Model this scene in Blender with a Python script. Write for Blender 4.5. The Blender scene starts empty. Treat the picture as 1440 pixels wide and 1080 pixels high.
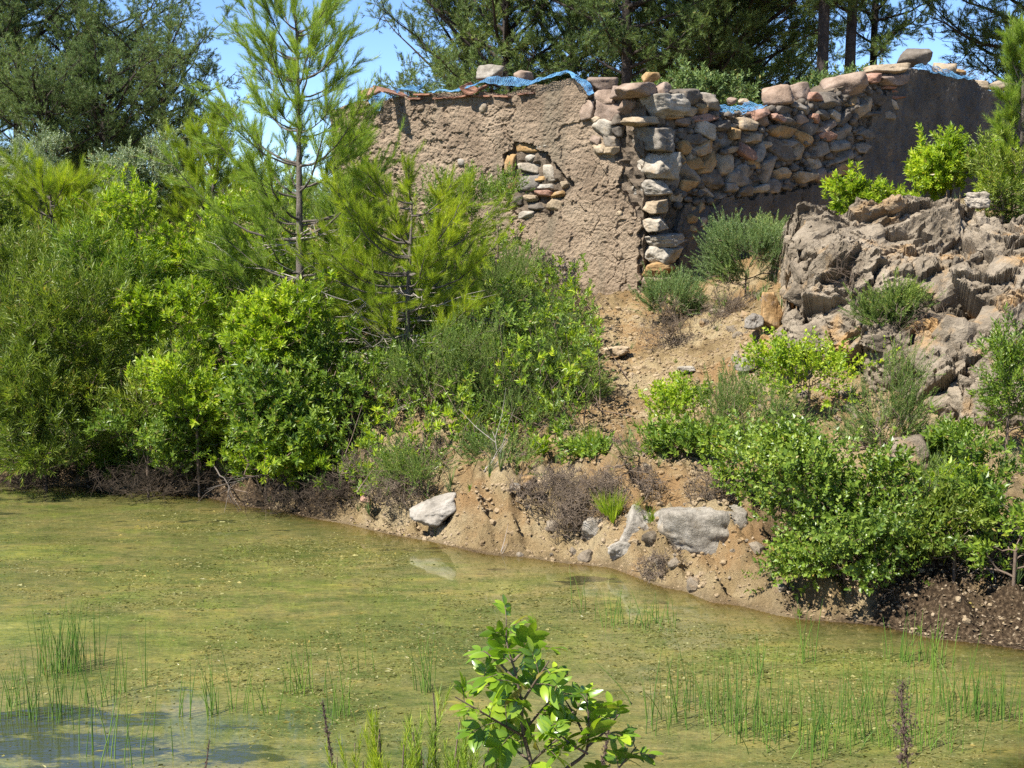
import bpy, bmesh, math, random
import numpy as np
from mathutils import Vector, Matrix

# ------------------------------------------------------------------ camera, sky, sun, exposure
scene = bpy.context.scene
F = 1978.0                                   # focal length in photo pixels (1440 wide)
PITCH = math.atan(240 / F)
CAMZ = 3.0
cam_d = bpy.data.cameras.new('camera')
cam = bpy.data.objects.new('camera', cam_d)
scene.collection.objects.link(cam)
cam.location = (0, 0, CAMZ)
cam.rotation_euler = (math.pi / 2 - PITCH, 0, 0)
cam_d.sensor_fit = 'HORIZONTAL'
cam_d.angle = 2 * math.atan(720 / F)
cam_d.clip_end = 3000
scene.camera = cam

SUN = Vector((-0.39, -0.32, 0.66)).normalized()   # towards the sun
EL = math.asin(SUN.z)
ROT = math.atan2(SUN.x, SUN.y)
world = bpy.data.worlds.new('World')
scene.world = world
world.use_nodes = True
wn = world.node_tree.nodes
sky = wn.new('ShaderNodeTexSky')
sky.sky_type = 'NISHITA'
sky.sun_disc = False
sky.sun_elevation = EL
sky.sun_rotation = ROT
sky.altitude = 2500
sky.air_density = 0.8
sky.dust_density = 0.0
sky.ozone_density = 6.0
world.node_tree.links.new(sky.outputs[0], wn['Background'].inputs[0])
wn['Background'].inputs[1].default_value = 0.10
sl = bpy.data.lights.new('sun', 'SUN')
sl.energy = 5.0
sl.angle = math.radians(0.5)
sl.color = (1.0, 0.955, 0.88)
so = bpy.data.objects.new('sun', sl)
scene.collection.objects.link(so)
so.rotation_euler = SUN.to_track_quat('Z', 'Y').to_euler()
so.location = (-10, -10, 25)
vs = scene.view_settings
vs.view_transform = 'Standard'
vs.look = 'None'
vs.exposure = 1.25
vs.gamma = 1
vs.use_curve_mapping = False
cy = scene.cycles
cy.use_denoising = False
cy.max_bounces = 6
cy.diffuse_bounces = 3
cy.glossy_bounces = 2
cy.transmission_bounces = 4
cy.transparent_max_bounces = 6

# ------------------------------------------------------------------ pixel <-> space
cp, sp = math.cos(PITCH), math.sin(PITCH)
def ray(px, py):
    u = (px - 720) / F; v = -(py - 540) / F
    return np.array([u, cp + v * sp, -sp + v * cp])
def at(px, py, Y):
    d = ray(px, py); return np.array([0, 0, CAMZ]) + d * (Y / d[1])
def at_z(px, py, z=0.0):
    d = ray(px, py); return np.array([0, 0, CAMZ]) + d * ((z - CAMZ) / d[2])
def at_plane(px, py, p0, n):
    d = ray(px, py); o = np.array([0, 0, CAMZ])
    return o + d * (np.dot(p0 - o, n) / np.dot(d, n))
def proj(P):
    P = np.asarray(P, float) - np.array([0, 0, CAMZ])
    fw = P[..., 1] * cp - P[..., 2] * sp
    up = P[..., 1] * sp + P[..., 2] * cp
    return 720 + F * P[..., 0] / fw, 540 - F * up / fw
def inpoly(x, y, poly):
    r = np.zeros(np.shape(x), bool); n = len(poly)
    for i in range(n):
        x1, y1 = poly[i]; x2, y2 = poly[(i + 1) % n]
        if y1 == y2: continue
        c = ((y1 > y) != (y2 > y)) & (x < (x2 - x1) * (y - y1) / (y2 - y1) + x1)
        r ^= c
    return r

# ------------------------------------------------------------------ noise
def _h(ix, iy, iz, s):
    n = (ix.astype(np.int64) * 73856093) ^ (iy.astype(np.int64) * 19349663) ^ (iz.astype(np.int64) * 83492791) ^ (s * 2654435761)
    n = (n ^ (n >> 13)) * 1274126177
    n = n ^ (n >> 16)
    return (n & 0xffffff) / float(0xffffff)
def vn(P, s=0):
    P = np.asarray(P, float); i = np.floor(P).astype(np.int64); f = P - i
    f = f * f * f * (f * (f * 6 - 15) + 10)
    r = 0
    for a in (0, 1):
        wx = f[..., 0] if a else 1 - f[..., 0]
        for b in (0, 1):
            wy = f[..., 1] if b else 1 - f[..., 1]
            for c in (0, 1):
                wz = f[..., 2] if c else 1 - f[..., 2]
                r = r + wx * wy * wz * _h(i[..., 0] + a, i[..., 1] + b, i[..., 2] + c, s)
    return r * 2 - 1
def fbm(P, o=4, s=0, g=0.5, l=2.03):
    r = 0; a = 1; t = 0; P = np.asarray(P, float)
    for k in range(o):
        r = r + a * vn(P + 17.3 * k, s + k); t += a; a *= g; P = P * l
    return r / t
def ridge(P, o=4, s=0):
    r = 0; a = 1; t = 0; P = np.asarray(P, float)
    for k in range(o):
        r = r + a * (1 - 2 * np.abs(vn(P + 9.1 * k, s + k))); t += a; a *= .5; P = P * 2.05
    return r / t
def worley(P, s=0, more=False):
    P = np.asarray(P, float); i = np.floor(P).astype(np.int64)
    d1 = np.full(P.shape[:-1], 9.); d2 = d1.copy(); idv = np.zeros(P.shape[:-1]); ctr = np.zeros(P.shape); rv = np.zeros(P.shape)
    for a in (-1, 0, 1):
        for b in (-1, 0, 1):
            for c in (-1, 0, 1):
                q = i + np.array([a, b, c])
                fp = np.stack([_h(q[..., 0], q[..., 1], q[..., 2], s + k) for k in (1, 2, 3)], -1)
                d = np.linalg.norm(q + fp - P, axis=-1)
                n = d < d1
                d2 = np.where(n, d1, np.minimum(d2, d)); idv = np.where(n, fp[..., 0], idv); d1 = np.where(n, d, d1)
                if more: ctr = np.where(n[..., None], q + fp, ctr); rv = np.where(n[..., None], fp[..., [1, 2, 0]] * 2 - 1, rv)
    return (d1, d2, idv, ctr, rv) if more else (d1, d2, idv)
def sstep(a, b, x):
    t = np.clip((x - a) / (b - a), 0, 1); return t * t * (3 - 2 * t)

# ------------------------------------------------------------------ mesh helpers
COL = scene.collection
def mesh(name, V, faces, mat=None, smooth=False, attr=None):
    """faces: list of (n,k) int arrays"""
    me = bpy.data.meshes.new(name)
    V = np.asarray(V, np.float32).reshape(-1, 3)
    faces = [np.asarray(f, np.int32) for f in (faces if isinstance(faces, list) else [faces]) if len(f)]
    loops = np.concatenate([f.ravel() for f in faces])
    sizes = np.concatenate([np.full(len(f), f.shape[1], np.int32) for f in faces])
    starts = np.concatenate([[0], np.cumsum(sizes)[:-1]]).astype(np.int32)
    me.vertices.add(len(V)); me.vertices.foreach_set('co', V.ravel())
    me.loops.add(len(loops)); me.loops.foreach_set('vertex_index', loops)
    me.polygons.add(len(sizes)); me.polygons.foreach_set('loop_start', starts); me.polygons.foreach_set('loop_total', sizes)
    me.update(calc_edges=True)
    me.polygons.foreach_set('use_smooth', np.full(len(sizes), bool(smooth)))
    if attr:
        for k, a in attr.items():
            at_ = me.attributes.new(k, 'FLOAT', 'POINT'); at_.data.foreach_set('value', np.asarray(a, np.float32).ravel())
    if mat: me.materials.append(mat)
    return me
def link(name, me, parent=None, loc=None):
    o = bpy.data.objects.new(name, me); COL.objects.link(o)
    if loc is not None: o.location = tuple(float(c) for c in loc)
    if parent: o.parent = parent
    return o
def tag(o, label=None, cat=None, group=None, kind=None):
    if label: o['label'] = label
    if cat: o['category'] = cat
    if group: o['group'] = group
    if kind: o['kind'] = kind
    return o
def thing(name, label, cat, loc, group=None):
    return tag(link(name, None, None, loc), label, cat, group)
class MB:
    """collects vertex and face arrays into one mesh"""
    def __init__(s): s.V = []; s.F = {}; s.n = 0
    def add(s, V, *faces):
        V = np.asarray(V, float).reshape(-1, 3)
        for f in faces:
            f = np.asarray(f)
            if len(f): s.F.setdefault(f.shape[1], []).append(f + s.n)
        s.V.append(V); s.n += len(V); return s
    def mesh(s, name, mat, smooth=False):
        return mesh(name, np.concatenate(s.V), [np.concatenate(f) for f in s.F.values()], mat, smooth)
def tubes(P, R, sides=4):
    """P (n,k,3) R (n,k): n tubes of k rings"""
    P = np.asarray(P, float); R = np.asarray(R, float); n, k, _ = P.shape
    T = np.gradient(P, axis=1); T /= np.linalg.norm(T, axis=-1, keepdims=True) + 1e-9
    ref = np.where(np.abs(T[..., 2:3]) > .9, np.array([1., 0, 0]), np.array([0, 0, 1.]))
    A = np.cross(T, ref); A /= np.linalg.norm(A, axis=-1, keepdims=True) + 1e-9
    B = np.cross(T, A)
    th = np.arange(sides) * 2 * math.pi / sides
    V = P[:, :, None] + R[:, :, None, None] * (A[:, :, None] * np.cos(th)[None, None, :, None] + B[:, :, None] * np.sin(th)[None, None, :, None])
    base = (np.arange(n) * k * sides)[:, None, None]
    r = (np.arange(k - 1) * sides)[None, :, None]
    j = np.arange(sides)[None, None, :]; j2 = (j + 1) % sides
    Fq = np.stack([base + r + j, base + r + j2, base + r + sides + j2, base + r + sides + j], -1).reshape(-1, 4)
    return V.reshape(-1, 3), Fq
def grid_faces(nu, nv):
    i = np.arange(nu - 1)[:, None] * nv + np.arange(nv - 1)[None]
    return np.stack([i, i + nv, i + nv + 1, i + 1], -1).reshape(-1, 4)
def frames(D, rng):
    """rotation matrices whose z axis is D, spun at random"""
    D = D / (np.linalg.norm(D, axis=-1, keepdims=True) + 1e-9)
    ref = np.where(np.abs(D[:, 2:3]) > .95, np.array([1., 0, 0]), np.array([0, 0, 1.]))
    X = np.cross(ref, D); X /= np.linalg.norm(X, axis=-1, keepdims=True) + 1e-9
    Y = np.cross(D, X); a = rng.uniform(0, 2 * math.pi, len(D))[:, None]
    X2 = X * np.cos(a) + Y * np.sin(a); Y2 = np.cross(D, X2)
    return np.stack([X2, Y2, D], -1)
def scatter(mb, tmpls, P, D, S, rng):
    """places one of the templates (V, F) at each point P along direction D with scale S"""
    P = np.asarray(P); R = frames(np.asarray(D, float), rng); S = np.broadcast_to(S, (len(P),))
    w = rng.integers(0, len(tmpls), len(P))
    for k, (tv, tf) in enumerate(tmpls):
        m = w == k
        if not m.any(): continue
        V = np.einsum('nij,vj->nvi', R[m], tv) * S[m][:, None, None] + P[m][:, None]
        Fk = (tf[None] + (np.arange(m.sum()) * len(tv))[:, None, None]).reshape(-1, tf.shape[1])
        mb.add(V.reshape(-1, 3), Fk)
_bm = bmesh.new(); bmesh.ops.create_icosphere(_bm, subdivisions=4, radius=1)
ICO = (np.array([v.co[:] for v in _bm.verts]), np.array([[v.index for v in f.verts] for f in _bm.faces])); _bm.free()
_bm = bmesh.new(); bmesh.ops.create_icosphere(_bm, subdivisions=5, radius=1)
ICO5 = (np.array([v.co[:] for v in _bm.verts]), np.array([[v.index for v in f.verts] for f in _bm.faces])); _bm.free()
_bm = bmesh.new(); bmesh.ops.create_icosphere(_bm, subdivisions=2, radius=1)
ICO2 = (np.array([v.co[:] for v in _bm.verts]), np.array([[v.index for v in f.verts] for f in _bm.faces])); _bm.free()
def rock_verts(size, rng, ico=ICO, box=.9, planes=9, rough=.06, sharp=14.):
    """a broken stone: the unit ball cut by random planes and a box, roughened; size = half extents"""
    d = ico[0]
    N = rng.normal(size=(planes, 3)); N /= np.linalg.norm(N, axis=1, keepdims=True)
    h = rng.uniform(.66, 1.02, planes)
    if box:
        N = np.concatenate([N, np.eye(3), -np.eye(3)]); h = np.concatenate([h, rng.uniform(box - .06, box + .04, 6)])
        N[planes:] += rng.normal(size=(6, 3)) * .1; N /= np.linalg.norm(N, axis=1, keepdims=True)
    q = (d @ N.T) / h
    q = np.clip(q, 1e-3, None); qm = q.max(1)
    r = (np.sum((q / qm[:, None]) ** sharp, 1)) ** (-1 / sharp) / qm
    o = rng.uniform(0, 50, 3)
    r = r * (1 + rough * fbm(d * 2.2 + o, 4, 3) * 1.6 + rough * .55 * ridge(d * 4.5 + o, 3, 8))
    V = d * r[:, None]
    V /= np.abs(V).max(0)
    return V * np.asarray(size)

# ------------------------------------------------------------------ materials
def new_mat(name):
    m = bpy.data.materials.new(name); m.use_nodes = True
    return m, m.node_tree.nodes, m.node_tree.links, m.node_tree.nodes['Principled BSDF']
def nd(N, t, **kw):
    n = N.new(t)
    for k, v in kw.items():
        if k in ('scale', 'detail', 'rough'):
            n.inputs[{'scale': 'Scale', 'detail': 'Detail', 'rough': 'Roughness'}[k]].default_value = v
        else: setattr(n, k, v)
    return n
def ramp(N, L, src, stops):
    r = N.new('ShaderNodeValToRGB'); L.new(src, r.inputs[0])
    e = r.color_ramp.elements
    while len(e) < len(stops): e.new(.5)
    for x, (p, c) in zip(e, stops):
        x.position = p; x.color = (c[0], c[1], c[2], 1) if isinstance(c, tuple) else (c, c, c, 1)
    return r.outputs[0]
def mix(N, L, f, a, b, mode='MIX'):
    m = N.new('ShaderNodeMix'); m.data_type = 'RGBA'; m.blend_type = mode
    for s, v in ((m.inputs[0], f), (m.inputs[6], a), (m.inputs[7], b)):
        if hasattr(v, 'is_linked'): L.new(v, s)
        elif isinstance(v, tuple): s.default_value = (*v, 1)
        else: s.default_value = v
    return m.outputs[2]
def bumpn(N, L, src, strength, dist, prev=None):
    b = N.new('ShaderNodeBump'); b.inputs['Strength'].default_value = strength; b.inputs['Distance'].default_value = dist
    L.new(src, b.inputs['Height'])
    if prev: L.new(prev, b.inputs['Normal'])
    return b.outputs[0]
def rocky(name, stops, scale=3., fine=30., bump=.6, stain=None, rough=.95, island=False, streak=False, bdist=.03):
    """mineral surface: large colour drift, fine grain, stains, bump"""
    m, N, L, B = new_mat(name)
    g = N.new('ShaderNodeNewGeometry'); tc = N.new('ShaderNodeTexCoord')
    co = g.outputs['Position']
    n1 = nd(N, 'ShaderNodeTexNoise', scale=scale, detail=8, rough=.62); L.new(co, n1.inputs[0])
    c = ramp(N, L, n1.outputs[0], stops)
    n2 = nd(N, 'ShaderNodeTexNoise', scale=fine, detail=6, rough=.7); L.new(co, n2.inputs[0])
    c = mix(N, L, .55, c, ramp(N, L, n2.outputs[0], [(.28, .35), (.5, .8), (.75, 1.0)]), 'MULTIPLY')
    if island:
        oi = N.new('ShaderNodeObjectInfo')
        c = mix(N, L, .55, c, ramp(N, L, oi.outputs['Random'], island), 'MULTIPLY')
    if stain:
        n3 = nd(N, 'ShaderNodeTexNoise', scale=scale * .8, detail=5, rough=.6)
        mp = N.new('ShaderNodeMapping'); mp.inputs['Location'].default_value = (7, 3, 5)
        if streak: mp.inputs['Scale'].default_value = (2.5, 2.5, .35)
        L.new(co, mp.inputs[0]); L.new(mp.outputs[0], n3.inputs[0])
        c = mix(N, L, ramp(N, L, n3.outputs[0], [(stain[1], 0.), (stain[1] + .14, 1.)]), c, stain[0])
    L.new(c, B.inputs['Base Color']); B.inputs['Roughness'].default_value = rough
    B.inputs['Specular IOR Level'].default_value = .15
    b = bumpn(N, L, n2.outputs[0], bump, bdist)
    n4 = nd(N, 'ShaderNodeTexNoise', scale=fine * 3.5, detail=4, rough=.7); L.new(co, n4.inputs[0])
    L.new(bumpn(N, L, n4.outputs[0], bump * .8, bdist * .35, b), B.inputs['Normal'])
    return m
def leafy(name, cols, trans=.35, rough=.5, spec=.35, patch=1.2, dry=True):
    """leaves: each leaf its own shade, large patches drift"""
    m, N, L, B = new_mat(name)
    g = N.new('ShaderNodeNewGeometry')
    n = len(cols)
    st = [(.93 * i / max(1, n - 1), cols[i]) for i in range(n)]
    if dry: st += [(.965, cols[-1]), (.985, (.30, .23, .07))]
    c = ramp(N, L, g.outputs['Random Per Island'], st)
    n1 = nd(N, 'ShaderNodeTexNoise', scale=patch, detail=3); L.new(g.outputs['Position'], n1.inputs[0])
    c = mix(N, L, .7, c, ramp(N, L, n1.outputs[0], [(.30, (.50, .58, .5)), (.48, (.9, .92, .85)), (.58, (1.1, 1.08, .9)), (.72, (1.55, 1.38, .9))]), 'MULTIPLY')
    L.new(c, B.inputs['Base Color'])
    B.inputs['Roughness'].default_value = rough; B.inputs['Specular IOR Level'].default_value = spec
    t = N.new('ShaderNodeBsdfTranslucent')
    L.new(mix(N, L, 1., c, (1.25, 1.35, .5), 'MULTIPLY'), t.inputs[0])
    ms = N.new('ShaderNodeMixShader'); ms.inputs[0].default_value = trans
    L.new(B.outputs[0], ms.inputs[1]); L.new(t.outputs[0], ms.inputs[2])
    L.new(ms.outputs[0], N['Material Output'].inputs[0])
    return m
M = {}
M['soil'] = rocky('sandy_soil', [(.3, (.18, .125, .065)), (.45, (.32, .235, .135)), (.58, (.40, .305, .19)), (.75, (.36, .285, .20))], 1.6, 26, .9, ((.30, .19, .085), .56), bdist=.03)
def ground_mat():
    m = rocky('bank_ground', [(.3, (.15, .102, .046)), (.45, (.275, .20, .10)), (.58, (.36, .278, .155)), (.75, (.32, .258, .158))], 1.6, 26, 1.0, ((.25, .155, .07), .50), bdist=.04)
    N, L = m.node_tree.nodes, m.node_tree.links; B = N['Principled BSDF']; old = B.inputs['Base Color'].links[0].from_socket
    a = N.new('ShaderNodeAttribute'); a.attribute_name = 'shade_mould'
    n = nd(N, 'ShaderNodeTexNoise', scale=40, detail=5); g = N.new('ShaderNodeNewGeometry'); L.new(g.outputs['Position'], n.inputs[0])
    c2 = ramp(N, L, n.outputs[0], [(.35, (.028, .018, .010)), (.55, (.075, .050, .028)), (.72, (.20, .145, .09))])  # dark tone for painted shrub shade, leaf mould and wet sand
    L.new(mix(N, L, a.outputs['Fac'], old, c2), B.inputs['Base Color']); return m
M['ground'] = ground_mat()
M['rock'] = rocky('outcrop_rock', [(.3, (.115, .092, .063)), (.46, (.23, .187, .134)), (.6, (.315, .26, .19)), (.8, (.405, .34, .255))], 2.2, 22, 1.0, ((.36, .225, .10), .54), bdist=.03)
M['boulder'] = rocky('boulder_rock', [(.3, (.16, .137, .105)), (.5, (.30, .268, .218)), (.75, (.42, .385, .322))], 3.5, 28, .65, ((.19, .145, .09), .55), bdist=.03)
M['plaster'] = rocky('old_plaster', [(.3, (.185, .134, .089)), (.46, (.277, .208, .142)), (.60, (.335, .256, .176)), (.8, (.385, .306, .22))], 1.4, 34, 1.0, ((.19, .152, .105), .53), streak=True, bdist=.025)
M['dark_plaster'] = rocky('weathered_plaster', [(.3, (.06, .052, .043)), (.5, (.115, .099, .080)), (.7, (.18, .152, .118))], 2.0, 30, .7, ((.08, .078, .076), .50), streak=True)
M['core'] = rocky('rubble_core', [(.3, (.09, .07, .05)), (.6, (.20, .155, .11))], 5, 30, .9)
VAR = [(0., (.7, .7, .72)), (.35, (.95, .92, .9)), (.7, (1.0, .98, .93)), (1., (1.1, 1.0, .88))]
def stonemat(n, a, b, stain=None):
    return rocky(n, [(.28, tuple(x * .55 for x in a)), (.46, a), (.66, b)], 6, 34, .7, stain, island=VAR, bdist=.018)
M['g'] = stonemat('grey_stone', (.205, .182, .152), (.30, .272, .23), ((.33, .225, .12), .6))
M['w'] = stonemat('pale_stone', (.32, .285, .23), (.45, .41, .345), ((.36, .25, .14), .62))
M['b'] = stonemat('brown_stone', (.255, .19, .145), (.34, .265, .21), ((.20, .16, .135), .58))
M['o'] = stonemat('ochre_stone', (.33, .21, .095), (.42, .29, .15), ((.24, .21, .19), .58))
M['d'] = stonemat('dark_stone', (.135, .115, .092), (.205, .18, .148), ((.27, .19, .11), .64))
M['t'] = stonemat('tan_stone', (.34, .265, .175), (.44, .355, .25), ((.25, .215, .18), .58))
M['r'] = stonemat('reddish_stone', (.30, .175, .125), (.40, .26, .20), ((.25, .19, .15), .6))
M['k'] = stonemat('fired_clay', (.25, .125, .08), (.33, .195, .135), ((.28, .18, .13), .57))
M['bark'] = rocky('pine_bark', [(.3, (.028, .023, .02)), (.6, (.07, .056, .047))], 5, 20, 1.0)
M['youngbark'] = rocky('grey_bark', [(.3, (.08, .066, .055)), (.6, (.17, .145, .12))], 6, 40, .5)
M['twig'] = rocky('twig_bark', [(.3, (.10, .07, .05)), (.6, (.20, .15, .11))], 8, 60, .3)
M['dead'] = rocky('bleached_twig', [(.3, (.26, .22, .185)), (.6, (.44, .39, .34))], 8, 60, .3)
M['root'] = rocky('dark_root', [(.3, (.035, .026, .018)), (.6, (.085, .064, .045))], 5, 50, .3)
M['dry'] = rocky('dry_twig', [(.3, (.10, .075, .052)), (.6, (.215, .165, .12))], 5, 50, .3)
M['pine_far'] = leafy('dark_pine_needles', [(.07, .11, .045), (.105, .16, .052), (.14, .20, .06), (.175, .235, .066)], .22, .55, .3, .5)
M['pine_young'] = leafy('young_pine_needles', [(0.139, 0.232, 0.043), (0.237, 0.337, 0.050), (0.361, 0.442, 0.058)], .35, .5, .3)
M['pine_yellow'] = leafy('yellow_green_needles', [(0.176, 0.261, 0.024), (0.272, 0.355, 0.029), (0.386, 0.431, 0.036)], .42, .5, .3)
M['lentisk'] = leafy('lime_leaves', [(0.136, 0.216, 0.019), (0.222, 0.327, 0.024), (0.318, 0.416, 0.029), (0.382, 0.444, 0.036)], .45, .42, .45, 1.6)
M['mid'] = leafy('mid_green_leaves', [(0.084, 0.151, 0.024), (0.149, 0.229, 0.029), (0.235, 0.316, 0.040)], .38, .42, .45, 1.6)
M['narrow'] = leafy('olive_yellow_leaves', [(.09, .14, .02), (.155, .21, .028), (.24, .285, .045)], .35, .45, .4)
M['silver'] = leafy('silver_green_leaves', [(0.144, 0.192, 0.114), (0.216, 0.270, 0.168), (0.300, 0.348, 0.228)], .25, .5, .4)
M['heath'] = leafy('heath_leaves', [(0.077, 0.130, 0.034), (0.132, 0.198, 0.044), (0.221, 0.277, 0.068)], .28, .55, .3)
M['rosemary'] = leafy('rosemary_leaves', [(0.091, 0.150, 0.054), (0.143, 0.213, 0.072), (0.208, 0.275, 0.102)], .28, .5, .35)
M['rust'] = leafy('dry_leaves', [(.16, .10, .06), (.24, .165, .10), (.32, .22, .13)], .15, .8, .2)
M['bramble'] = leafy('bramble_leaves', [(0.081, 0.142, 0.020), (0.138, 0.213, 0.027), (0.226, 0.295, 0.046)], .35, .4, .5)
M['rush'] = leafy('rush_stems', [(0.064, 0.138, 0.022), (0.102, 0.207, 0.031), (0.166, 0.262, 0.043)], .2, .5, .4)
M['weed'] = leafy('pondweed_flakes', [(.035, .042, .008), (.07, .075, .014), (.11, .105, .025), (.16, .15, .04), (.20, .185, .06), (.30, .285, .13)], .2, .35, .6, 1.0)
M['litter'] = leafy('leaf_litter', [(.12, .085, .055), (.22, .16, .11), (.34, .26, .19)], .1, .9, .1)
M['glossy'] = leafy('glossy_new_leaves', [(0.111, 0.203, 0.021), (0.170, 0.290, 0.026), (0.306, 0.420, 0.033)], .42, .27, .6, 9)
def plain(name, c, rough=.6, c2=None):
    m, N, L, B = new_mat(name)
    g = N.new('ShaderNodeNewGeometry'); n = nd(N, 'ShaderNodeTexNoise', scale=14, detail=5); L.new(g.outputs['Position'], n.inputs[0])
    L.new(ramp(N, L, n.outputs[0], [(.3, c), (.7, c2 or tuple(x * 1.35 for x in c))]), B.inputs['Base Color']); B.inputs['Roughness'].default_value = rough
    return m
M['net'] = plain('blue_net', (.045, .17, .35), .65, (.13, .30, .47))
M['rust_stalk'] = plain('withered_stalk', (.055, .035, .025), .9, (.12, .08, .06))

# ------------------------------------------------------------------ ground
SHORE = [(-500, 672), (-250, 676), (0, 681), (90, 683), (150, 688), (220, 690), (290, 702), (390, 717), (450, 731), (490, 741), (520, 747), (580, 757), (640, 768), (700, 781), (760, 789), (800, 794), (860, 801), (900, 815), (930, 824), (960, 828), (1000, 846), (1040, 852), (1090, 864), (1140, 873), (1190, 880), (1250, 885), (1300, 896), (1360, 903), (1440, 912), (1560, 930), (1700, 950), (1900, 990)]
SH = np.array([at_z(a, b)[:2] for a, b in SHORE])
SH = SH[np.argsort(SH[:, 0])]
def y_shore(x): return np.interp(x, SH[:, 0], SH[:, 1]) + .05 * np.sin(x * 3.1) + .03 * np.sin(x * 7.7 + 1)
def y_near(x): return 6.55 + 1.15 * sstep(2.2, 3.4, x) + .3 * np.sin(x * .9)
CTRL = []
for a, b in SHORE: CTRL.append([*at_z(a, b)[:2], 0])
for a, b, Y in [(0, 640, 16.2), (0, 560, 18.5), (0, 450, 24), (150, 640, 16), (150, 560, 18.5), (300, 655, 14.9), (300, 560, 17), (300, 440, 22),
                (450, 670, 14.2), (450, 560, 16.3), (450, 470, 18.5), (450, 420, 22), (560, 700, 13.4), (560, 640, 14), (560, 520, 16.5), (560, 430, 20.5),
                (640, 705, 12.95), (640, 650, 13.6), (640, 560, 15), (640, 450, 18.5), (700, 700, 12.65), (760, 692, 12.5), (760, 640, 13.4), (760, 560, 15),
                (840, 690, 12.3), (850, 600, 14), (860, 520, 16.2), (870, 450, 18.3), (890, 410, 19.2), (760, 410, 19.9), (930, 730, 11.9), (930, 610, 13.7),
                (980, 540, 15.2), (1020, 495, 16), (1000, 470, 16.8), (960, 425, 18.6), (1060, 410, 18.6), (1110, 350, 19.5), (1010, 380, 19.8),
                (1080, 470, 15.6), (1100, 560, 14.2), (1010, 760, 11.4), (1090, 790, 10.95), (1090, 720, 11.6), (1090, 640, 12.8), (1250, 800, 10.55), (1250, 740, 11), (1250, 660, 12), (1250, 600, 13),
                (1380, 820, 10.2), (1380, 740, 10.8), (1380, 640, 12), (1440, 600, 12.6), (1560, 620, 12), (1560, 800, 10), (1200, 500, 14.6), (1300, 560, 13.6), (1200, 320, 17), (1300, 300, 18), (1440, 290, 18), (1560, 280, 18), (1440, 270, 24), (1200, 300, 26), (900, 380, 26), (600, 380, 27)]:
    CTRL.append(list(at(a, b, Y)))
for x, y, z in [(-14, 22, 1.6), (-20, 30, 2.4), (0, 32, 2.6), (12, 30, 3.6), (14, 18, 3.4), (-6, 30, 2.2), (11, 12, 1.6), (16, 12, 2.5), (-16, 18, .6)]: CTRL.append([x, y, z])
CTRL = np.array(CTRL)
def _tps(d): return np.where(d > 1e-9, d * d * np.log(d + 1e-12), 0)
_n = len(CTRL); _D = np.linalg.norm(CTRL[:, None, :2] - CTRL[None, :, :2], axis=-1)
_A = np.zeros((_n + 3, _n + 3)); _A[:_n, :_n] = _tps(_D) + np.eye(_n) * .02
_A[:_n, _n:] = np.c_[np.ones(_n), CTRL[:, :2]]; _A[_n:, :_n] = _A[:_n, _n:].T
_W = np.linalg.solve(_A, np.r_[CTRL[:, 2], 0, 0, 0])
def bank(x, y):
    xc = np.clip(x, -22, 18); yc = np.clip(y, 6, 33)
    z = _W[_n] + _W[_n + 1] * xc + _W[_n + 2] * yc
    for k in range(_n): z = z + _W[k] * _tps(np.hypot(xc - CTRL[k, 0], yc - CTRL[k, 1]))
    return z
def ground_z(x, y, detail=True):
    x = np.asarray(x, float); y = np.asarray(y, float)
    d = y - y_shore(x); dn = y_near(x) - y
    far = np.maximum(bank(x, y), .02 + .1 * np.clip(d, 0, 1))
    far = np.where(d < .0, 0, far * sstep(-.02, .25, d))
    near = 1.35 * (1 - np.exp(-np.clip(dn, 0, 50) / 2.0))
    near = np.where(y < 2, near + .05, near)
    dep = np.minimum(np.clip(-d, 0, 9), np.clip(-dn, 0, 9))
    z = np.where(d >= 0, far, np.where(dn >= 0, near, -.55 * (1 - np.exp(-dep / .9))))
    z = np.where(y > 33, z + .0 * (y - 33), z)
    if detail:
        P = np.stack([x, y, z], -1)
        am = sstep(-.05, .5, np.maximum(d, dn)) * (1 - .8 * sstep(30, 60, np.abs(y)))
        fan = fbm(np.stack([x * .9 + y * .35, y * .45, z], -1) * 2.3, 4, 5)
        z = z + am * (.075 * fan + .06 * ridge(P * 5.5, 4, 11) + .045 * fbm(P * 15, 3, 21)) - am * .03
        k1, k2, k3 = worley(P * np.array([7., 7, 9]), 51)
        z = z + am * .045 * (.55 - k1) * sstep(-.3, .3, fbm(P * 1.3, 2, 52)) + sstep(.03, .3, d) * (1 - sstep(1.2, 2.2, d)) * .05 * (k3 - .5)
        cl = sstep(.02, .25, d) * (1 - sstep(.9, 1.9, d)) * sstep(-3.6, -2.6, x)
        z = z + cl * .10 * fbm(P * 7, 4, 41, .6) + cl * .34 * (ridge(np.stack([x * 2.6 + y * .8, y * .9, x * 0], -1), 3, 31) - .2)
        z = np.where((d > 0) | (dn > 0), np.maximum(z, .004), z)
    return z
def G(x, y): return float(ground_z(np.array([x]), np.array([y]))[0])
def axis(lo, hi, step, far0, far1, nf=26):
    a = np.arange(lo, hi, step)
    l = lo - np.geomspace(step * 2, lo - far0, nf)[::-1]; r = a[-1] + np.geomspace(step * 2, far1 - a[-1], nf)
    return np.r_[l, a, r]
gx = axis(-7.2, 7.4, .032, -900, 900, 34); gy = axis(9.2, 19.6, .034, -300, 1600, 34)
GX, GY = np.meshgrid(gx, gy, indexing='ij')
GZ = ground_z(GX, GY)
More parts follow.
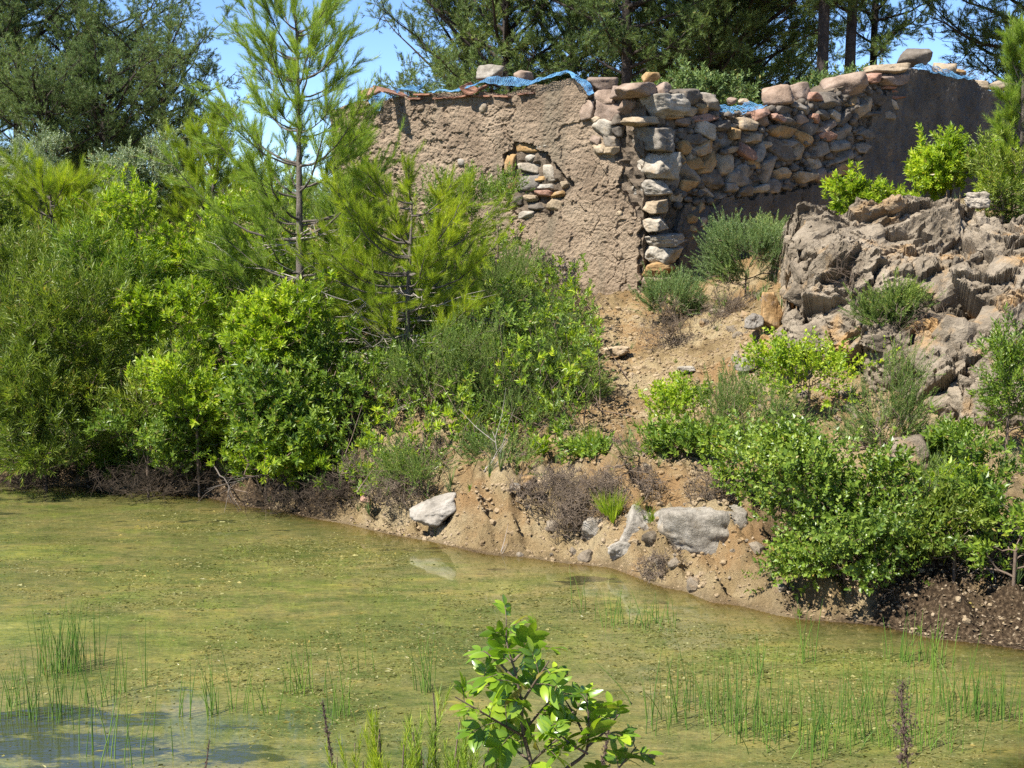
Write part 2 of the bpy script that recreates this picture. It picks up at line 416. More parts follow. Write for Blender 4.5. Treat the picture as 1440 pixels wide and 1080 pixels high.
# the near side in a little more detail is covered by plants; the one sheet runs to the horizon
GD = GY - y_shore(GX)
SHADE_HU = (GD > -.6) * np.maximum(sstep(-1.3, -2.2, GX) * (1 - sstep(3, 5, GD)), sstep(1.75, 2.4, GX) * (1 - sstep(1.7, 2.4, GD))) * sstep(-.4, .05, fbm(np.stack([GX, GY, GX * 0], -1) * 2.6, 4, 55) + .16)  # canopy shade painted into the soil along with leaf mould under the shrubs
SHADE_HU = np.maximum(SHADE_HU, .55 * (1 - sstep(.02, .13, np.abs(GD - .02))))
me = mesh('ground', np.stack([GX, GY, GZ], -1), grid_faces(len(gx), len(gy)), M['ground'], True, {'shade_mould': SHADE_HU})
tag(link('ground', me), 'sandy ochre bank and dry ground around the pond', 'ground', kind='structure')

# ------------------------------------------------------------------ pond water
def pond_mat():
    m, N, L, B = new_mat('pond_water')
    g = N.new('ShaderNodeNewGeometry'); co = g.outputs['Position']
    def noise(sc, d, r=.6, loc=(0, 0, 0), stretch=(1, 1, 1)):
        mp = N.new('ShaderNodeMapping'); mp.inputs['Location'].default_value = loc; mp.inputs['Scale'].default_value = stretch
        L.new(co, mp.inputs[0]); n = nd(N, 'ShaderNodeTexNoise', scale=sc, detail=d, rough=r); L.new(mp.outputs[0], n.inputs[0]); return n.outputs[0]
    big = noise(.6, 6, .62, (3, 1, 0), (.7, 1.2, 1)); mid = noise(2.2, 6, .65, (0, 5, 0), (.55, 1.3, 1)); fine = noise(14, 6, .75, (0, 0, 0), (.6, 1.2, 1)); grain = noise(48, 4, .75, (0, 0, 0), (.7, 1.1, 1)); mid2 = noise(5, 6, .7, (9, 2, 0), (.5, 1.3, 1))
    c = ramp(N, L, big, [(.32, (.080, .094, .029)), (.44, (.138, .138, .045)), (.53, (.166, .147, .058)), (.60, (.146, .158, .043)), (.70, (.215, .212, .068))])
    c = mix(N, L, .75, c, ramp(N, L, mid, [(.30, (.32, .42, .28)), (.42, (.72, .82, .65)), (.54, (1.0, 1.0, .95)), (.68, (1.5, 1.4, 1.1))]), 'MULTIPLY')
    c = mix(N, L, 1., c, ramp(N, L, fine, [(.33, (.55, .62, .5)), (.46, (.9, .93, .87)), (.56, (1.1, 1.08, 1)), (.68, (1.6, 1.52, 1.4))]), 'MULTIPLY')
    c = mix(N, L, .9, c, ramp(N, L, mid2, [(.33, (.45, .62, .4)), (.47, (1, 1, 1)), (.7, (1.25, 1.12, .9))]), 'MULTIPLY')
    c = mix(N, L, ramp(N, L, grain, [(.55, 0.), (.68, .55)]), c, (.30, .285, .10))
    c = mix(N, L, 1., c, ramp(N, L, grain, [(.30, (.35, .4, .3)), (.46, (1, 1, 1))]), 'MULTIPLY')
    at_ = N.new('ShaderNodeAttribute'); at_.attribute_name = 'clear'
    cl = at_.outputs['Fac']
    # mat of algae against open dark water
    ad = N.new('ShaderNodeMath'); ad.operation = 'ADD'; L.new(cl, ad.inputs[0])
    sb = N.new('ShaderNodeMath'); sb.operation = 'MULTIPLY_ADD'; L.new(mid, sb.inputs[0]); sb.inputs[1].default_value = 3.4; sb.inputs[2].default_value = -1.75; L.new(sb.outputs[0], ad.inputs[1])
    openw = ramp(N, L, ad.outputs[0], [(.46, 0.), (.60, 1.)])
    alg = B; L.new(c, alg.inputs['Base Color'])
    alg.inputs['Roughness'].default_value = .4; alg.inputs['Specular IOR Level'].default_value = .3
    alg.inputs['Coat Weight'].default_value = 1.0; alg.inputs['Coat Roughness'].default_value = .05; alg.inputs['Coat IOR'].default_value = 1.42
    L.new(bumpn(N, L, grain, .5, .01, bumpn(N, L, fine, .55, .02)), alg.inputs['Normal'])
    wat = N.new('ShaderNodeBsdfPrincipled'); wat.inputs['Base Color'].default_value = (.040, .045, .018, 1)
    wat.inputs['Roughness'].default_value = .03; wat.inputs['IOR'].default_value = 3.0
    rip = noise(9, 4, .6, (0, 0, 0), (.5, 1.6, 1)); L.new(bumpn(N, L, rip, .10, .03), wat.inputs['Normal'])
    m1 = N.new('ShaderNodeMixShader'); L.new(openw, m1.inputs[0]); L.new(alg.outputs[0], m1.inputs[1]); L.new(wat.outputs[0], m1.inputs[2])
    # shallow rim: the sandy bed shows through a clear film
    sh = N.new('ShaderNodeAttribute'); sh.attribute_name = 'shallow'
    tr = N.new('ShaderNodeBsdfTransparent'); tr.inputs[0].default_value = (.80, .74, .50, 1)
    gl = N.new('ShaderNodeBsdfGlossy'); gl.inputs['Roughness'].default_value = .04
    fr = N.new('ShaderNodeFresnel'); fr.inputs[0].default_value = 1.33
    ms = N.new('ShaderNodeMixShader'); L.new(fr.outputs[0], ms.inputs[0]); L.new(tr.outputs[0], ms.inputs[1]); L.new(gl.outputs[0], ms.inputs[2])
    m2 = N.new('ShaderNodeMixShader'); L.new(sh.outputs['Fac'], m2.inputs[0]); L.new(m1.outputs[0], m2.inputs[1]); L.new(ms.outputs[0], m2.inputs[2])
    L.new(m2.outputs[0], N['Material Output'].inputs[0])
    return m
wx = np.arange(-16, 13, .09); wy = np.arange(5.0, 18.6, .06)
WX, WY = np.meshgrid(wx, wy, indexing='ij')
WD = np.minimum(np.clip(y_shore(WX) - WY, 0, 9), np.clip(WY - y_near(WX), 0, 9))
WPX, WPY = proj(np.stack([WX, WY, WX * 0], -1))
shallow = .95 * np.exp(-WD / .30) * (1 - .55 * sstep(-4, -6, WX))
clear = .55 * np.exp(-(((WX + 2.8) / .9) ** 2 + ((WY - 7.55) / .85) ** 2) ** 2) + .48 * np.exp(-(((WX + 1.75) / .9) ** 2 + ((WY - 7.75) / .75) ** 2)) \
    + .40 * np.exp(-(((WX + 5.5) / 1.3) ** 2 + ((WY - 14.2) / .9) ** 2)) + .3 * np.exp(-(((WX + 2.2) / 1.4) ** 2 + ((WY - 13.2 - .35 * (WX + 2.2) * -1) / .35) ** 2)) \
    + .34 * np.exp(-(WD - .5) ** 2 / .12) * (WX > -1.2) * (WX < 1.2)
me = mesh('pond_water', np.stack([WX, WY, WX * 0], -1), grid_faces(len(wx), len(wy)), pond_mat(), True, {'shallow': shallow, 'clear': clear})
tag(link('pond_water', me), 'shallow green pond covered in algae', 'water', kind='structure')

# ------------------------------------------------------------------ the ruin
CX = at(915, 405, 19.0)[0]
C0 = np.array([CX, 19.0, 0.0])
aF, aR = math.radians(30), math.radians(42)
dF = np.array([-math.cos(aF), math.sin(aF), 0]); nF = np.array([-math.sin(aF), -math.cos(aF), 0])
dR = np.array([math.cos(aR), math.sin(aR), 0]); nR = np.array([math.sin(aR), -math.cos(aR), 0])
house = thing('ruined_stone_house', 'roofless ruined stone house with cracked plaster front and exposed rubble corner', 'ruin', C0 + np.array([0, 0, 1.9]))
HL = np.array(house.location)
TOPF = [(480, 150), (520, 138), (545, 137), (600, 133), (660, 131), (720, 128), (765, 118), (800, 112), (822, 114), (840, 128), (880, 122), (918, 118)]
TOPR = [(900, 116), (918, 118), (960, 124), (1000, 132), (1012, 152), (1066, 154), (1092, 142), (1150, 132), (1190, 112), (1230, 100), (1290, 98), (1360, 106), (1380, 122), (1400, 130), (1440, 138), (1500, 145)]
EDGE = [(826, 90), (832, 130), (832, 160), (846, 185), (858, 205), (872, 215), (876, 262), (893, 290), (903, 306), (903, 345), (899, 380), (902, 430)]
STONEP = [(880, 60), (1245, 60), (1248, 122), (1236, 140), (1222, 170), (1215, 208), (1204, 236), (1166, 262), (1100, 268), (1040, 276), (1000, 288), (962, 284), (950, 300), (950, 430), (860, 430), (860, 60)]
NICHE = [(712, 215), (722, 198), (745, 196), (762, 208), (775, 226), (794, 240), (803, 262), (792, 285), (780, 300), (752, 300), (738, 304), (716, 292), (711, 262)]
def top_z(prof, U, d, n):
    # height of a traced outline along a wall line
    u = np.arange(-1, 12, .03); pts = C0 + u[:, None] * d
    P = np.array([at_plane(a, b, C0, n) for a, b in prof]); uu = (P - C0) @ d
    o = np.argsort(uu); return np.interp(U, uu[o], P[o][:, 2])
def dist_poly(x, y, poly):
    r = np.full(np.shape(x), 1e9); n = len(poly)
    for i in range(n):
        x1, y1 = poly[i]; x2, y2 = poly[(i + 1) % n]
        t = np.clip(((x - x1) * (x2 - x1) + (y - y1) * (y2 - y1)) / ((x2 - x1) ** 2 + (y2 - y1) ** 2), 0, 1)
        r = np.minimum(r, np.hypot(x - x1 - t * (x2 - x1), y - y1 - t * (y2 - y1)))
    return r
def wall_panel(L_, d, n, prof, keep, relief, z0, step, name, mat, thick=.10):
    """a plastered face: a fine sheet with real relief, cut to an outline, with closed rims"""
    us = np.arange(0, L_, step); zs = np.arange(z0, 6.4, step)
    U, Z = np.meshgrid(us, zs, indexing='ij')
    jit = .02 * fbm(np.stack([U, Z, U * 0], -1) * 9, 3, 2)
    TZ = top_z(prof, U + jit, d, n) + .05 * fbm(np.stack([U * 5, U * 0, U * 0], -1), 3, 77)
    P = C0 + U[..., None] * d; P[..., 2] = Z
    px, py = proj(P)
    px2 = px + 13 * fbm(P * 5, 4, 4, .6); py2 = py + 13 * fbm(P * 5 + 20, 4, 4, .6)
    k = keep(px2, py2) & (Z < TZ)
    off = relief(P, px2, py2, U, Z)
    off = off.mean() + (off - off.mean()) * .72
    Q = P + n * off[..., None]
    nu, nz = len(us), len(zs)
    cell = k[:-1, :-1] & k[1:, :-1] & k[1:, 1:] & k[:-1, 1:]
    i = np.arange(nu - 1)[:, None] * nz + np.arange(nz - 1)[None]
    fq = np.stack([i, i + nz, i + nz + 1, i + 1], -1)[cell]
    if np.dot(np.cross(d, [0, 0, 1]), n) < 0: fq = fq[:, ::-1]
    # rims
    e = np.concatenate([fq[:, [0, 1]], fq[:, [1, 2]], fq[:, [2, 3]], fq[:, [3, 0]]])
    key = np.sort(e, 1); kk = key[:, 0].astype(np.int64) * (nu * nz) + key[:, 1]
    un, inv, cnt = np.unique(kk, return_inverse=True, return_counts=True)
    be = e[cnt[inv] == 1]
    V = Q.reshape(-1, 3); used = np.unique(fq); rm = np.full(len(V), -1); rm[used] = np.arange(len(used))
    bv = np.unique(be); bm_ = np.full(len(V), -1); bm_[bv] = len(used) + np.arange(len(bv))
    VV = np.concatenate([V[used], V[bv] - n * thick])
    rim = np.stack([rm[be[:, 1]], rm[be[:, 0]], bm_[be[:, 0]], bm_[be[:, 1]]], -1)
    return link(name, mesh(name, VV - HL, [rm[fq], rim], mat, False), house)
def relF(P, px, py, U, Z):
    q = np.stack([U, Z, U * 0], -1)
    o = .07 + .035 * fbm(q * 1.3, 3, 3) + .022 * fbm(q * 6, 4, 5)
    er0 = np.clip(sstep(800, 600, px) * .7 + .9 * fbm(q * 1.4 + 12, 3, 8), .12, 1)
    pit = fbm(q * np.array([8, 11, 1]) + .6 * fbm(q * 5, 2, 33)[..., None] + 3, 4, 9, .62)
    o = o - .060 * sstep(.02, .45, pit) * er0 + .016 * ridge(q * 17, 4, 7) * (.4 + er0) + .006 * fbm(q * 45, 2, 17)
    w1, w2, _ = worley(np.stack([U * 2.2 + .25 * fbm(q * 4, 2, 1), Z * 2.0 + .25 * fbm(q * 4 + 9, 2, 1), U * 0 + .5], -1), 5)
    o = o - .022 * (1 - sstep(0, .05, w2 - w1)) * sstep(.05, .3, fbm(q * 1.7 + 5, 3, 6))
    # flaking area around the break: left half of the face is more eroded
    er = sstep(690, 560, px) * .6 + sstep(.0, .3, fbm(q * 1.0 + 2, 2, 8)) * .5
    o = o - er * .05 * sstep(-.1, .35, fbm(q * 9 + 4, 3, 12))
    o = o - .035 * sstep(.12, .16, fbm(q * np.array([1.3, 1.0, 1]) + .25 * fbm(q * 7, 3, 45)[..., None] + 21, 4, 46, .6)) + .012 * fbm(q * 30, 3, 47, .6)
    # ledge where the skin of plaster breaks off
    crack = np.abs(px - (716 + (py - 120) * .02 + 5 * np.sin(py * .09))) < 2.2
    o = o - .03 * (crack & (py > 118) & (py < 300))
    return o
def keepF(px, py):
    ey = np.array([b for a, b in EDGE]); ex = np.array([a for a, b in EDGE])
    return (px < np.interp(py, ey, ex)) & ~inpoly(px, py, NICHE)
wall_panel(5.3, dF, nF, TOPF, keepF, relF, 1.2, .0125, 'plaster_front', M['plaster'])
def relR(P, px, py, U, Z):
    q = np.stack([U, Z, U * 0], -1)
    o = .03 + .03 * fbm(q * 1.6, 3, 13) + .030 * fbm(q * 7, 4, 15, .6) + .012 * ridge(q * 14, 3, 16) - .02 * sstep(.2, .45, fbm(q * 11 + 3, 3, 19))
    o = o - .03 * (np.abs(((px - 1000) / 42.) % 1 - .5) > .475) * (py > 255) * (px < 1200)
    return o
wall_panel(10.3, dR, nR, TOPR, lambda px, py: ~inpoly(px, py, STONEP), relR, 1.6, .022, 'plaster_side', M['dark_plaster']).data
def core(name, pts, tz, thick_n, z0, mat):
    """solid rubble wall behind the skin"""
    mb = MB(); n = len(pts)
    rng = np.random.default_rng(5)
    NZ = 70; zz = np.linspace(0, 1, NZ)
    def sheet(off):
        b = pts + thick_n * off
        A = np.repeat(b[:, None], NZ, 1); A[..., 2] = z0 + (tz[:, None] - z0) * zz[None]
        w1, w2, wi = worley(A * 5.5, 3)
        return A + .03 * np.stack([fbm(A * 4 + k * 9, 3, k) for k in range(3)], -1) - (thick_n / np.linalg.norm(thick_n)) * ((.06 * (wi - .5) + .05 * sstep(0, .2, w2 - w1)) * (1 - 2 * off))[..., None]
    A, B = sheet(0), sheet(1)
    V = np.concatenate([A.reshape(-1, 3), B.reshape(-1, 3)]); f = grid_faces(n, NZ); o = n * NZ
    i = np.arange(n - 1)
    topf = np.stack([i * NZ + NZ - 1, (i + 1) * NZ + NZ - 1, o + (i + 1) * NZ + NZ - 1, o + i * NZ + NZ - 1], -1)
    r_ = np.arange(NZ - 1); e0 = np.stack([r_, r_ + 1, o + r_ + 1, o + r_], -1)
    e1 = e0 + (n - 1) * NZ
    return link(name, mesh(name, V - HL, [f, f[:, ::-1] + o, topf, e0, e1], mat), house)
uF = np.arange(.12, 5.25, .045); uR = np.arange(.12, 10.2, .045)
core('rubble_wall', C0 + uF[:, None] * dF - nF * .05, top_z(TOPF, uF, dF, nF) - .07, -nF * .5, 1.0, M['core'])
core('rubble_wall', C0 + uR[:, None] * dR - nR * .07, top_z(TOPR, uR, dR, nR) - .07, -nR * .5, 1.0, M['core'])
EF = C0 + 5.2 * dF; ER = C0 + 10.1 * dR
for a, b in ((EF, EF + dR * 9.0), (ER, ER + dF * 4.5)):
    t = np.linspace(.06, 1, 40)[:, None]; w = (b - a); nn = np.array([-w[1], w[0], 0]) / np.linalg.norm(w)
    s = a + w * t
    if np.dot(nn, C0 + dF * 2 + dR * 4 - a) < 0: nn = -nn
    core('rubble_wall', s, 4.1 + .5 * fbm(s * .8, 3, 4) - .5 * t[:, 0], nn * .45, 1.0, M['core'])

RS = np.random.default_rng(11)
def wall_frame(d, n):
    return np.stack([d, -n, [0, 0, 1.]], -1)        # columns: along, inward, up
def stone(px, py, w, h, mat, face='R', tilt=0., depth=None, out=.09, name='wall_stone', parent=house, box=.92, rough=.05, ico=ICO, Y=None, sharp=70.):
    d, n = (dR, nR) if face == 'R' else (dF, nF)
    if Y is None:
        c = at_plane(px, py, C0, n)
        hw = .5 * abs(np.dot(at_plane(px + w / 2, py, C0, n) - at_plane(px - w / 2, py, C0, n), d))
    else:
        c = at(px, py, Y); hw = .5 * w / F * Y
    hh = .5 * h / F * c[1]
    hd = depth or float(np.clip(.5 * (hw + hh) * RS.uniform(.9, 1.2), .07, .3))
    V = rock_verts((hw * 1.06, hd, hh * 1.08), RS, ico, box, 11, rough, sharp)
    a = math.radians(tilt); ca, sa = math.cos(a), math.sin(a)
    V = np.stack([V[:, 0] * ca - V[:, 2] * sa, V[:, 1], V[:, 0] * sa + V[:, 2] * ca], -1)
    if Y is None:
        V = V @ wall_frame(d, n).T
        c = c + n * (out + RS.uniform(-.02, .03) - hd)
    me_ = mesh(name, V, ico[1], M[mat], True)
    if parent: return link(name, me_, parent, c - HL)
    return link(name, me_, None, c)
def crop(x0, y0, s, rows, face='R', **kw):
    for r in rows:
        zx, zy, zw, zh, m = r[:5]; t = r[5] if len(r) > 5 else 0
        stone(x0 + zx / s, y0 + zy / s, zw / s, zh / s, m, face, t, **kw)
# broken face left of the corner
crop(820, 90, 6, [(170, 300, 190, 170, 'b', 12), (320, 245, 150, 120, 'b'), (220, 400, 230, 170, 'b', 10), (375, 350, 130, 170, 'b', 20), (40, 390, 130, 180, 'b'), (180, 535, 230, 160, 'w', 15), (240, 645, 130, 120, 'g'),
                  (110, 470, 120, 70, 't'), (300, 470, 90, 120, 'd'), (110, 640, 110, 120, 'b'), (150, 720, 120, 110, 't'), (240, 735, 160, 70, 't'), (300, 560, 90, 110, 'd')], 'F', out=.11)
# exposed rubble of the long side
crop(820, 90, 6, [(510, 215, 280, 120, 'b', 4), (690, 205, 110, 110, 'b'), (860, 275, 190, 140, 'd'), (880, 400, 140, 110, 't'), (990, 375, 120, 95, 'o'), (750, 440, 170, 62, 'o'),
                  (515, 480, 210, 85, 't', 3), (1000, 455, 300, 75, 'r', 12), (815, 495, 110, 75, 'b'), (1010, 550, 160, 130, 'w', -20), (1130, 525, 140, 95, 'd'), (1080, 325, 180, 140, 'g', -12),
                  (850, 600, 100, 125, 'd'), (940, 640, 120, 95, 'd'), (1265, 580, 95, 110, 'o'), (1400, 622, 210, 130, 't', 4), (1170, 645, 240, 150, 'g', -10), (840, 705, 110, 115, 'o'), (1020, 715, 190, 120, 'o', 18),
                  (860, 900, 270, 190, 'g', -32), (925, 835, 150, 125, 't', -12), (1060, 820, 150, 170, 'o'), (1215, 835, 160, 180, 't'), (1240, 725, 120, 70, 'g'), (1385, 745, 180, 130, 'r', -18),
                  (1080, 975, 240, 135, 'd', -6), (1345, 945, 240, 185, 'g', -8), (1330, 520, 260, 95, 't', 6), (800, 800, 90, 110, 'o')])
crop(820, 250, 6, [(730, 72, 150, 140, 'g'), (900, 65, 160, 110, 'o'), (1050, 112, 190, 85, 'w', -24), (1240, 88, 125, 95, 'g'), (1370, 112, 125, 105, 'g'), (1180, 150, 130, 70, 'g'),
                   (800, 180, 130, 100, 't'), (900, 345, 80, 80, 'o'), (925, 275, 70, 70, 'o'), (1000, 250, 70, 100, 'o'), (915, 430, 70, 60, 'o'), (880, 520, 90, 90, 'o'), (1000, 370, 80, 110, 't')], out=.05)
crop(1040, 60, 6, [(645, 458, 110, 75, 'r'), (755, 492, 200, 150, 'd'), (540, 548, 200, 125, 'g', 5), (360, 572, 190, 95, 'd'), (180, 600, 150, 85, 'r', 15), (190, 662, 120, 110, 'b'), (275, 625, 60, 55, 'r'), (330, 645, 90, 60, 'r'),
                   (60, 690, 180, 105, 't'), (100, 797, 240, 130, 't', 6), (60, 920, 170, 120, 'r', -22), (400, 655, 190, 110, 'd'), (520, 652, 120, 85, 'b'), (620, 640, 80, 75, 'r'), (360, 765, 240, 115, 'o', -4),
                   (540, 822, 150, 95, 'o', -20), (500, 905, 110, 180, 't', 8), (625, 1010, 110, 175, 'w', 30), (330, 895, 240, 180, 'd', -14), (165, 905, 140, 165, 'g', 12), (205, 868, 80, 65, 't'), (405, 852, 170, 95, 'g'),
                   (710, 712, 150, 95, 'b', 25), (740, 790, 175, 85, 'r', -8), (570, 742, 180, 140, 'd', 14), (782, 615, 95, 75, 'w', -30), (695, 612, 110, 85, 'd'), (880, 642, 140, 105, 'd', 14), (990, 582, 160, 115, 't', 10),
                   (960, 500, 150, 90, 'o', 22), (1078, 520, 55, 135, 't', -8), (870, 742, 190, 135, 'g', 8), (850, 865, 200, 105, 'g'), (670, 882, 180, 155, 'g', 12), (1020, 882, 140, 95, 'g', -6), (1050, 772, 160, 95, 'd'),
                   (835, 982, 280, 125, 'g', 14), (930, 1035, 170, 110, 't', 8), (1180, 472, 160, 125, 'd'), (1120, 602, 230, 85, 'd'), (1260, 612, 120, 85, 'g'), (1290, 532, 80, 50, 'w', -32), (1300, 315, 240, 90, 'b', 5), (1130, 300, 110, 85, 'r', 8)])
crop(960, 0, 3, [(250, 742, 140, 100, 'g', -8), (345, 722, 85, 115, 'g', 18), (130, 750, 115, 65, 'd'), (185, 702, 75, 105, 't', 14), (415, 735, 85, 55, 't'), (505, 752, 95, 55, 't'), (582, 742, 62, 65, 'b'), (630, 752, 62, 65, 'o'),
                 (692, 707, 95, 65, 'o', 14), (372, 782, 62, 62, 'g'), (440, 782, 85, 52, 'd'), (262, 805, 62, 52, 'd'), (322, 797, 62, 34, 'w', 12), (198, 792, 64, 44, 'g'), (100, 692, 95, 75, 'o', 22), (40, 690, 75, 55, 'o'), (72, 628, 115, 60, 't', 14), (80, 545, 80, 65, 'w', -16), (45, 592, 80, 50, 'd'), (295, 690, 60, 44, 'o')])
# small packing stones wedged in the joints
mb = MB(); q_ = []
for face, d_, n_, reg in (('R', dR, nR, [(930, 60)] + STONEP[1:8] + STONEP[8:12] + [(950, 290), (930, 270)]),):
    uu = RS.uniform(0, 6.5, 2600); zz_ = RS.uniform(2.0, 5.4, 2600); P_ = C0 + uu[:, None] * d_; P_[:, 2] = zz_; a_, b_ = proj(P_)
    k_ = inpoly(a_, b_, reg) & (zz_ < top_z(TOPR if face == 'R' else TOPF, uu, d_, n_) - .06) & ((b_ < 292) | (a_ < 940)); P_ = P_[k_]
    tm_ = [((rock_verts((1, .8, .62), RS, ICO2, .92, 8, .05, 60) @ wall_frame(d_, n_).T), ICO2[1]) for _ in range(6)]
    for p_ in P_:
        tv_, tf_ = tm_[RS.integers(0, 6)]; mb.add(tv_ * RS.uniform(.035, .085) + p_ + n_ * RS.uniform(-.10, .03) - HL, tf_)
tag(link('packing_stones', mb.mesh('packing_stones', M['d'], True), house), kind='stuff')
# squared cornerstones
for l, c, r, y, h, m in [(886, 918, 956, 148, 33, 'w'), (872, 915, 954, 195, 40, 'g'), (872, 916, 944, 232, 39, 'w'), (877, 916, 942, 265, 26, 'w'), (899, 917, 930, 292, 17, 't'), (903, 917, 926, 314, 19, 'w'), (902, 917, 946, 338, 15, 'w'), (903, 917, 949, 359, 21, 'w'), (901, 917, 938, 378, 17, 'o'), (904, 917, 932, 398, 15, 'b')]:
    pr = at_plane(r, y, C0, nR); a = np.dot(pr - C0, dR) + .02
    pl = at_plane(l, y, C0, nF); b = np.dot(pl - C0, dF) + .12
    hh = .5 * h / F * 19 * (1.14 if y < 270 else 1.34)
    V = rock_verts((a / 2 + .06, b / 2 + .07, hh), RS, ICO5, .9, 9, .07, 60)
    X = np.stack([dR, -nR, [0, 0, 1.]], -1); V = V @ X.T
    z = at_plane(c, y, C0, nR)[2]
    p = C0 + dR * (a / 2 - .02) - nR * (b / 2 - .12); p = np.array([p[0], p[1], z])
    link('cornerstone', mesh('cornerstone', V, ICO5[1], M[m], True), house, p - HL)
for k, (y, w, x) in enumerate([(123, 29, 1257), (130, 27, 1259), (137, 24, 1259)]):
    stone(x, y, w, 6.5, 'k', 'R', 2, depth=.12, name='brick', box=.97, rough=.02, out=.08)
# broken patch in the plaster, showing the stones behind
crop(680, 170, 7.717, [(505, 400, 190, 85, 'w'), (480, 500, 230, 130, 'w', 8), (485, 668, 250, 190, 'g'), (720, 565, 170, 190, 'w', -12), (690, 718, 170, 75, 'w'), (660, 790, 170, 75, 'r'), (815, 800, 150, 75, 'o', -10), (790, 900, 160, 180, 't', 25),
                      (300, 470, 110, 210, 'o', 8), (320, 660, 100, 220, 'o', 4), (520, 840, 170, 75, 't'), (580, 930, 210, 85, 'd'), (470, 285, 220, 130, 'o', -8), (650, 275, 120, 80, 'w'), (470, 1015, 170, 90, 'w'), (360, 860, 120, 130, 'd'), (620, 630, 120, 60, 'o'), (880, 690, 90, 90, 't')], 'F', out=.06, name='niche_stone')
# pale chips bedded in the front
for px, py, w, h, m in [(683, 152, 12, 14, 't'), (652, 229, 11, 10, 'w'), (763, 385, 12, 10, 'w'), (766, 392, 10, 6, 'k'), (848, 208, 14, 10, 't'), (872, 300, 10, 8, 't')]:
    stone(px, py, w, h, m, 'F', 10, depth=.05, out=.09, name='stone_chip', ico=ICO2)
# clay tiles left along the front wall head
def tile(px, py, length, width, yaw, pitch, roll, out, curved=True, lbl=None):
    c = at_plane(px, py, C0, nF) + nF * out
    th = np.linspace(-1.15, 1.15, 13); ln = np.linspace(-.5, .5, 8)
    A, Bn = np.meshgrid(th, ln, indexing='ij')
    R = width / 2 / math.sin(1.15)
    def sh(r): return np.stack([r * np.sin(A), Bn * length, (r * np.cos(A) - R * .75) if curved else (A * 0 + r - R)], -1)
    V = np.concatenate([sh(R).reshape(-1, 3), sh(R - .022).reshape(-1, 3)])
    if not curved: V[:, 0] = np.r_[(A / 1.15 * width / 2).ravel(), (A / 1.15 * width / 2).ravel()]
    V += .006 * np.stack([fbm(V * 14 + k * 7, 2, k) for k in range(3)], -1)
    f = grid_faces(13, 8); o = 104
    q = np.arange(12); ra = np.stack([q * 8, q * 8 + 8, o + q * 8 + 8, o + q * 8], -1)
    s = np.arange(7); rb = np.stack([s, s + 1, o + s + 1, o + s], -1)
    mt = Matrix.Rotation(yaw, 3, 'Z') @ Matrix.Rotation(pitch, 3, 'X') @ Matrix.Rotation(roll, 3, 'Y')
    V = V @ np.array(mt).T
    return link('roof_tile', mesh('roof_tile', V, [f, f[:, ::-1] + o, ra, ra + 7, rb, rb + 96], M['k'], False), house, c - HL)
yawF = math.atan2(nF[1], nF[0]) - math.pi / 2
tile(562, 130, .62, .24, yawF - .15, .10, -.42, .17, False)
tile(668, 126, .40, .30, yawF + .15, -.25, 3.0, .03)
for px, py, w in [(600, 134, .3), (628, 136, .34), (652, 137, .3), (684, 136, .3), (712, 136, .28), (588, 137, .22), (742, 131, .25)]:
    tile(px, py, .34, w, yawF + RS.uniform(-.2, .2), RS.uniform(-.1, .1), RS.uniform(-.1, .1), -.05, False)

# ------------------------------------------------------------------ loose stones lying on the wall heads
GRP = 'loose stones lying on top of the ruined walls'
def loose(px, py, w, h, m, face, label, tilt=0, back=.12, name='loose_stone', rough=.06):
    d, n = (dR, nR) if face == 'R' else (dF, nF)
    o = stone(px, py, w, h, m, face, tilt, depth=max(.06, .42 * w / F * 21), name=name, parent=None, rough=rough, Y=at_plane(px, py, C0, n)[1] + .12 + back)
    return tag(o, label, 'stone', GRP)
loose(690, 103, 38, 22, 'w', 'F', 'pale grey lump above the blue net on the plastered front wall')
loose(737, 107, 28, 19, 'b', 'F', 'small brown stone on the net beside the pale grey lump')
loose(846, 119, 44, 24, 'b', 'F', 'rounded brown boulder at the right end of the blue net')
loose(914, 108, 26, 15, 'o', 'R', 'yellow ochre stone crowning the broken corner of the house', 14)
loose(995, 136, 24, 13, 'w', 'R', 'whitish stone at the left lip of the gap in the side wall', -8)
loose(1092, 134, 44, 29, 'b', 'R', 'big brown block just right of the gap in the side wall', 4)
loose(1126, 129, 26, 25, 'b', 'R', 'pointed brown stone leaning on the big block by the gap', 18)
loose(1187, 123, 62, 33, 'b', 'R', 'largest long grey brown boulder on the dry stone stretch', 9)
loose(1287, 82, 46, 25, 'd', 'R', 'dark smooth boulder perched highest on the far wall head', 0, rough=.03)
loose(1243, 99, 68, 14, 't', 'R', 'long flat slab directly under the highest boulder', 5)
loose(1329, 98, 30, 17, 't', 'R', 'flat stone on the netting right of the highest boulder', -6)
loose(1350, 101, 20, 8, 'o', 'R', 'thin ochre flake behind the flat stone on the far wall head', -14)
loose(1378, 120, 24, 12, 't', 'R', 'pale low stone at the step down of the far wall head', -8)
loose(1405, 121, 28, 15, 't', 'R', 'upper of two pale stones near the far end of the side wall', 8)
loose(1403, 137, 26, 19, 't', 'R', 'lower of two pale stones near the far end of the side wall', 4)
loose(1029, 142, 14, 10, 'b', 'R', 'small brown stone behind the netting in the gap', 0, .5)
loose(1046, 143, 16, 9, 't', 'R', 'small tan stone behind the netting in the gap', 0, .5)
loose(521, 131, 30, 14, 'r', 'F', 'pinkish stone at the far left end of the front wall', 10)

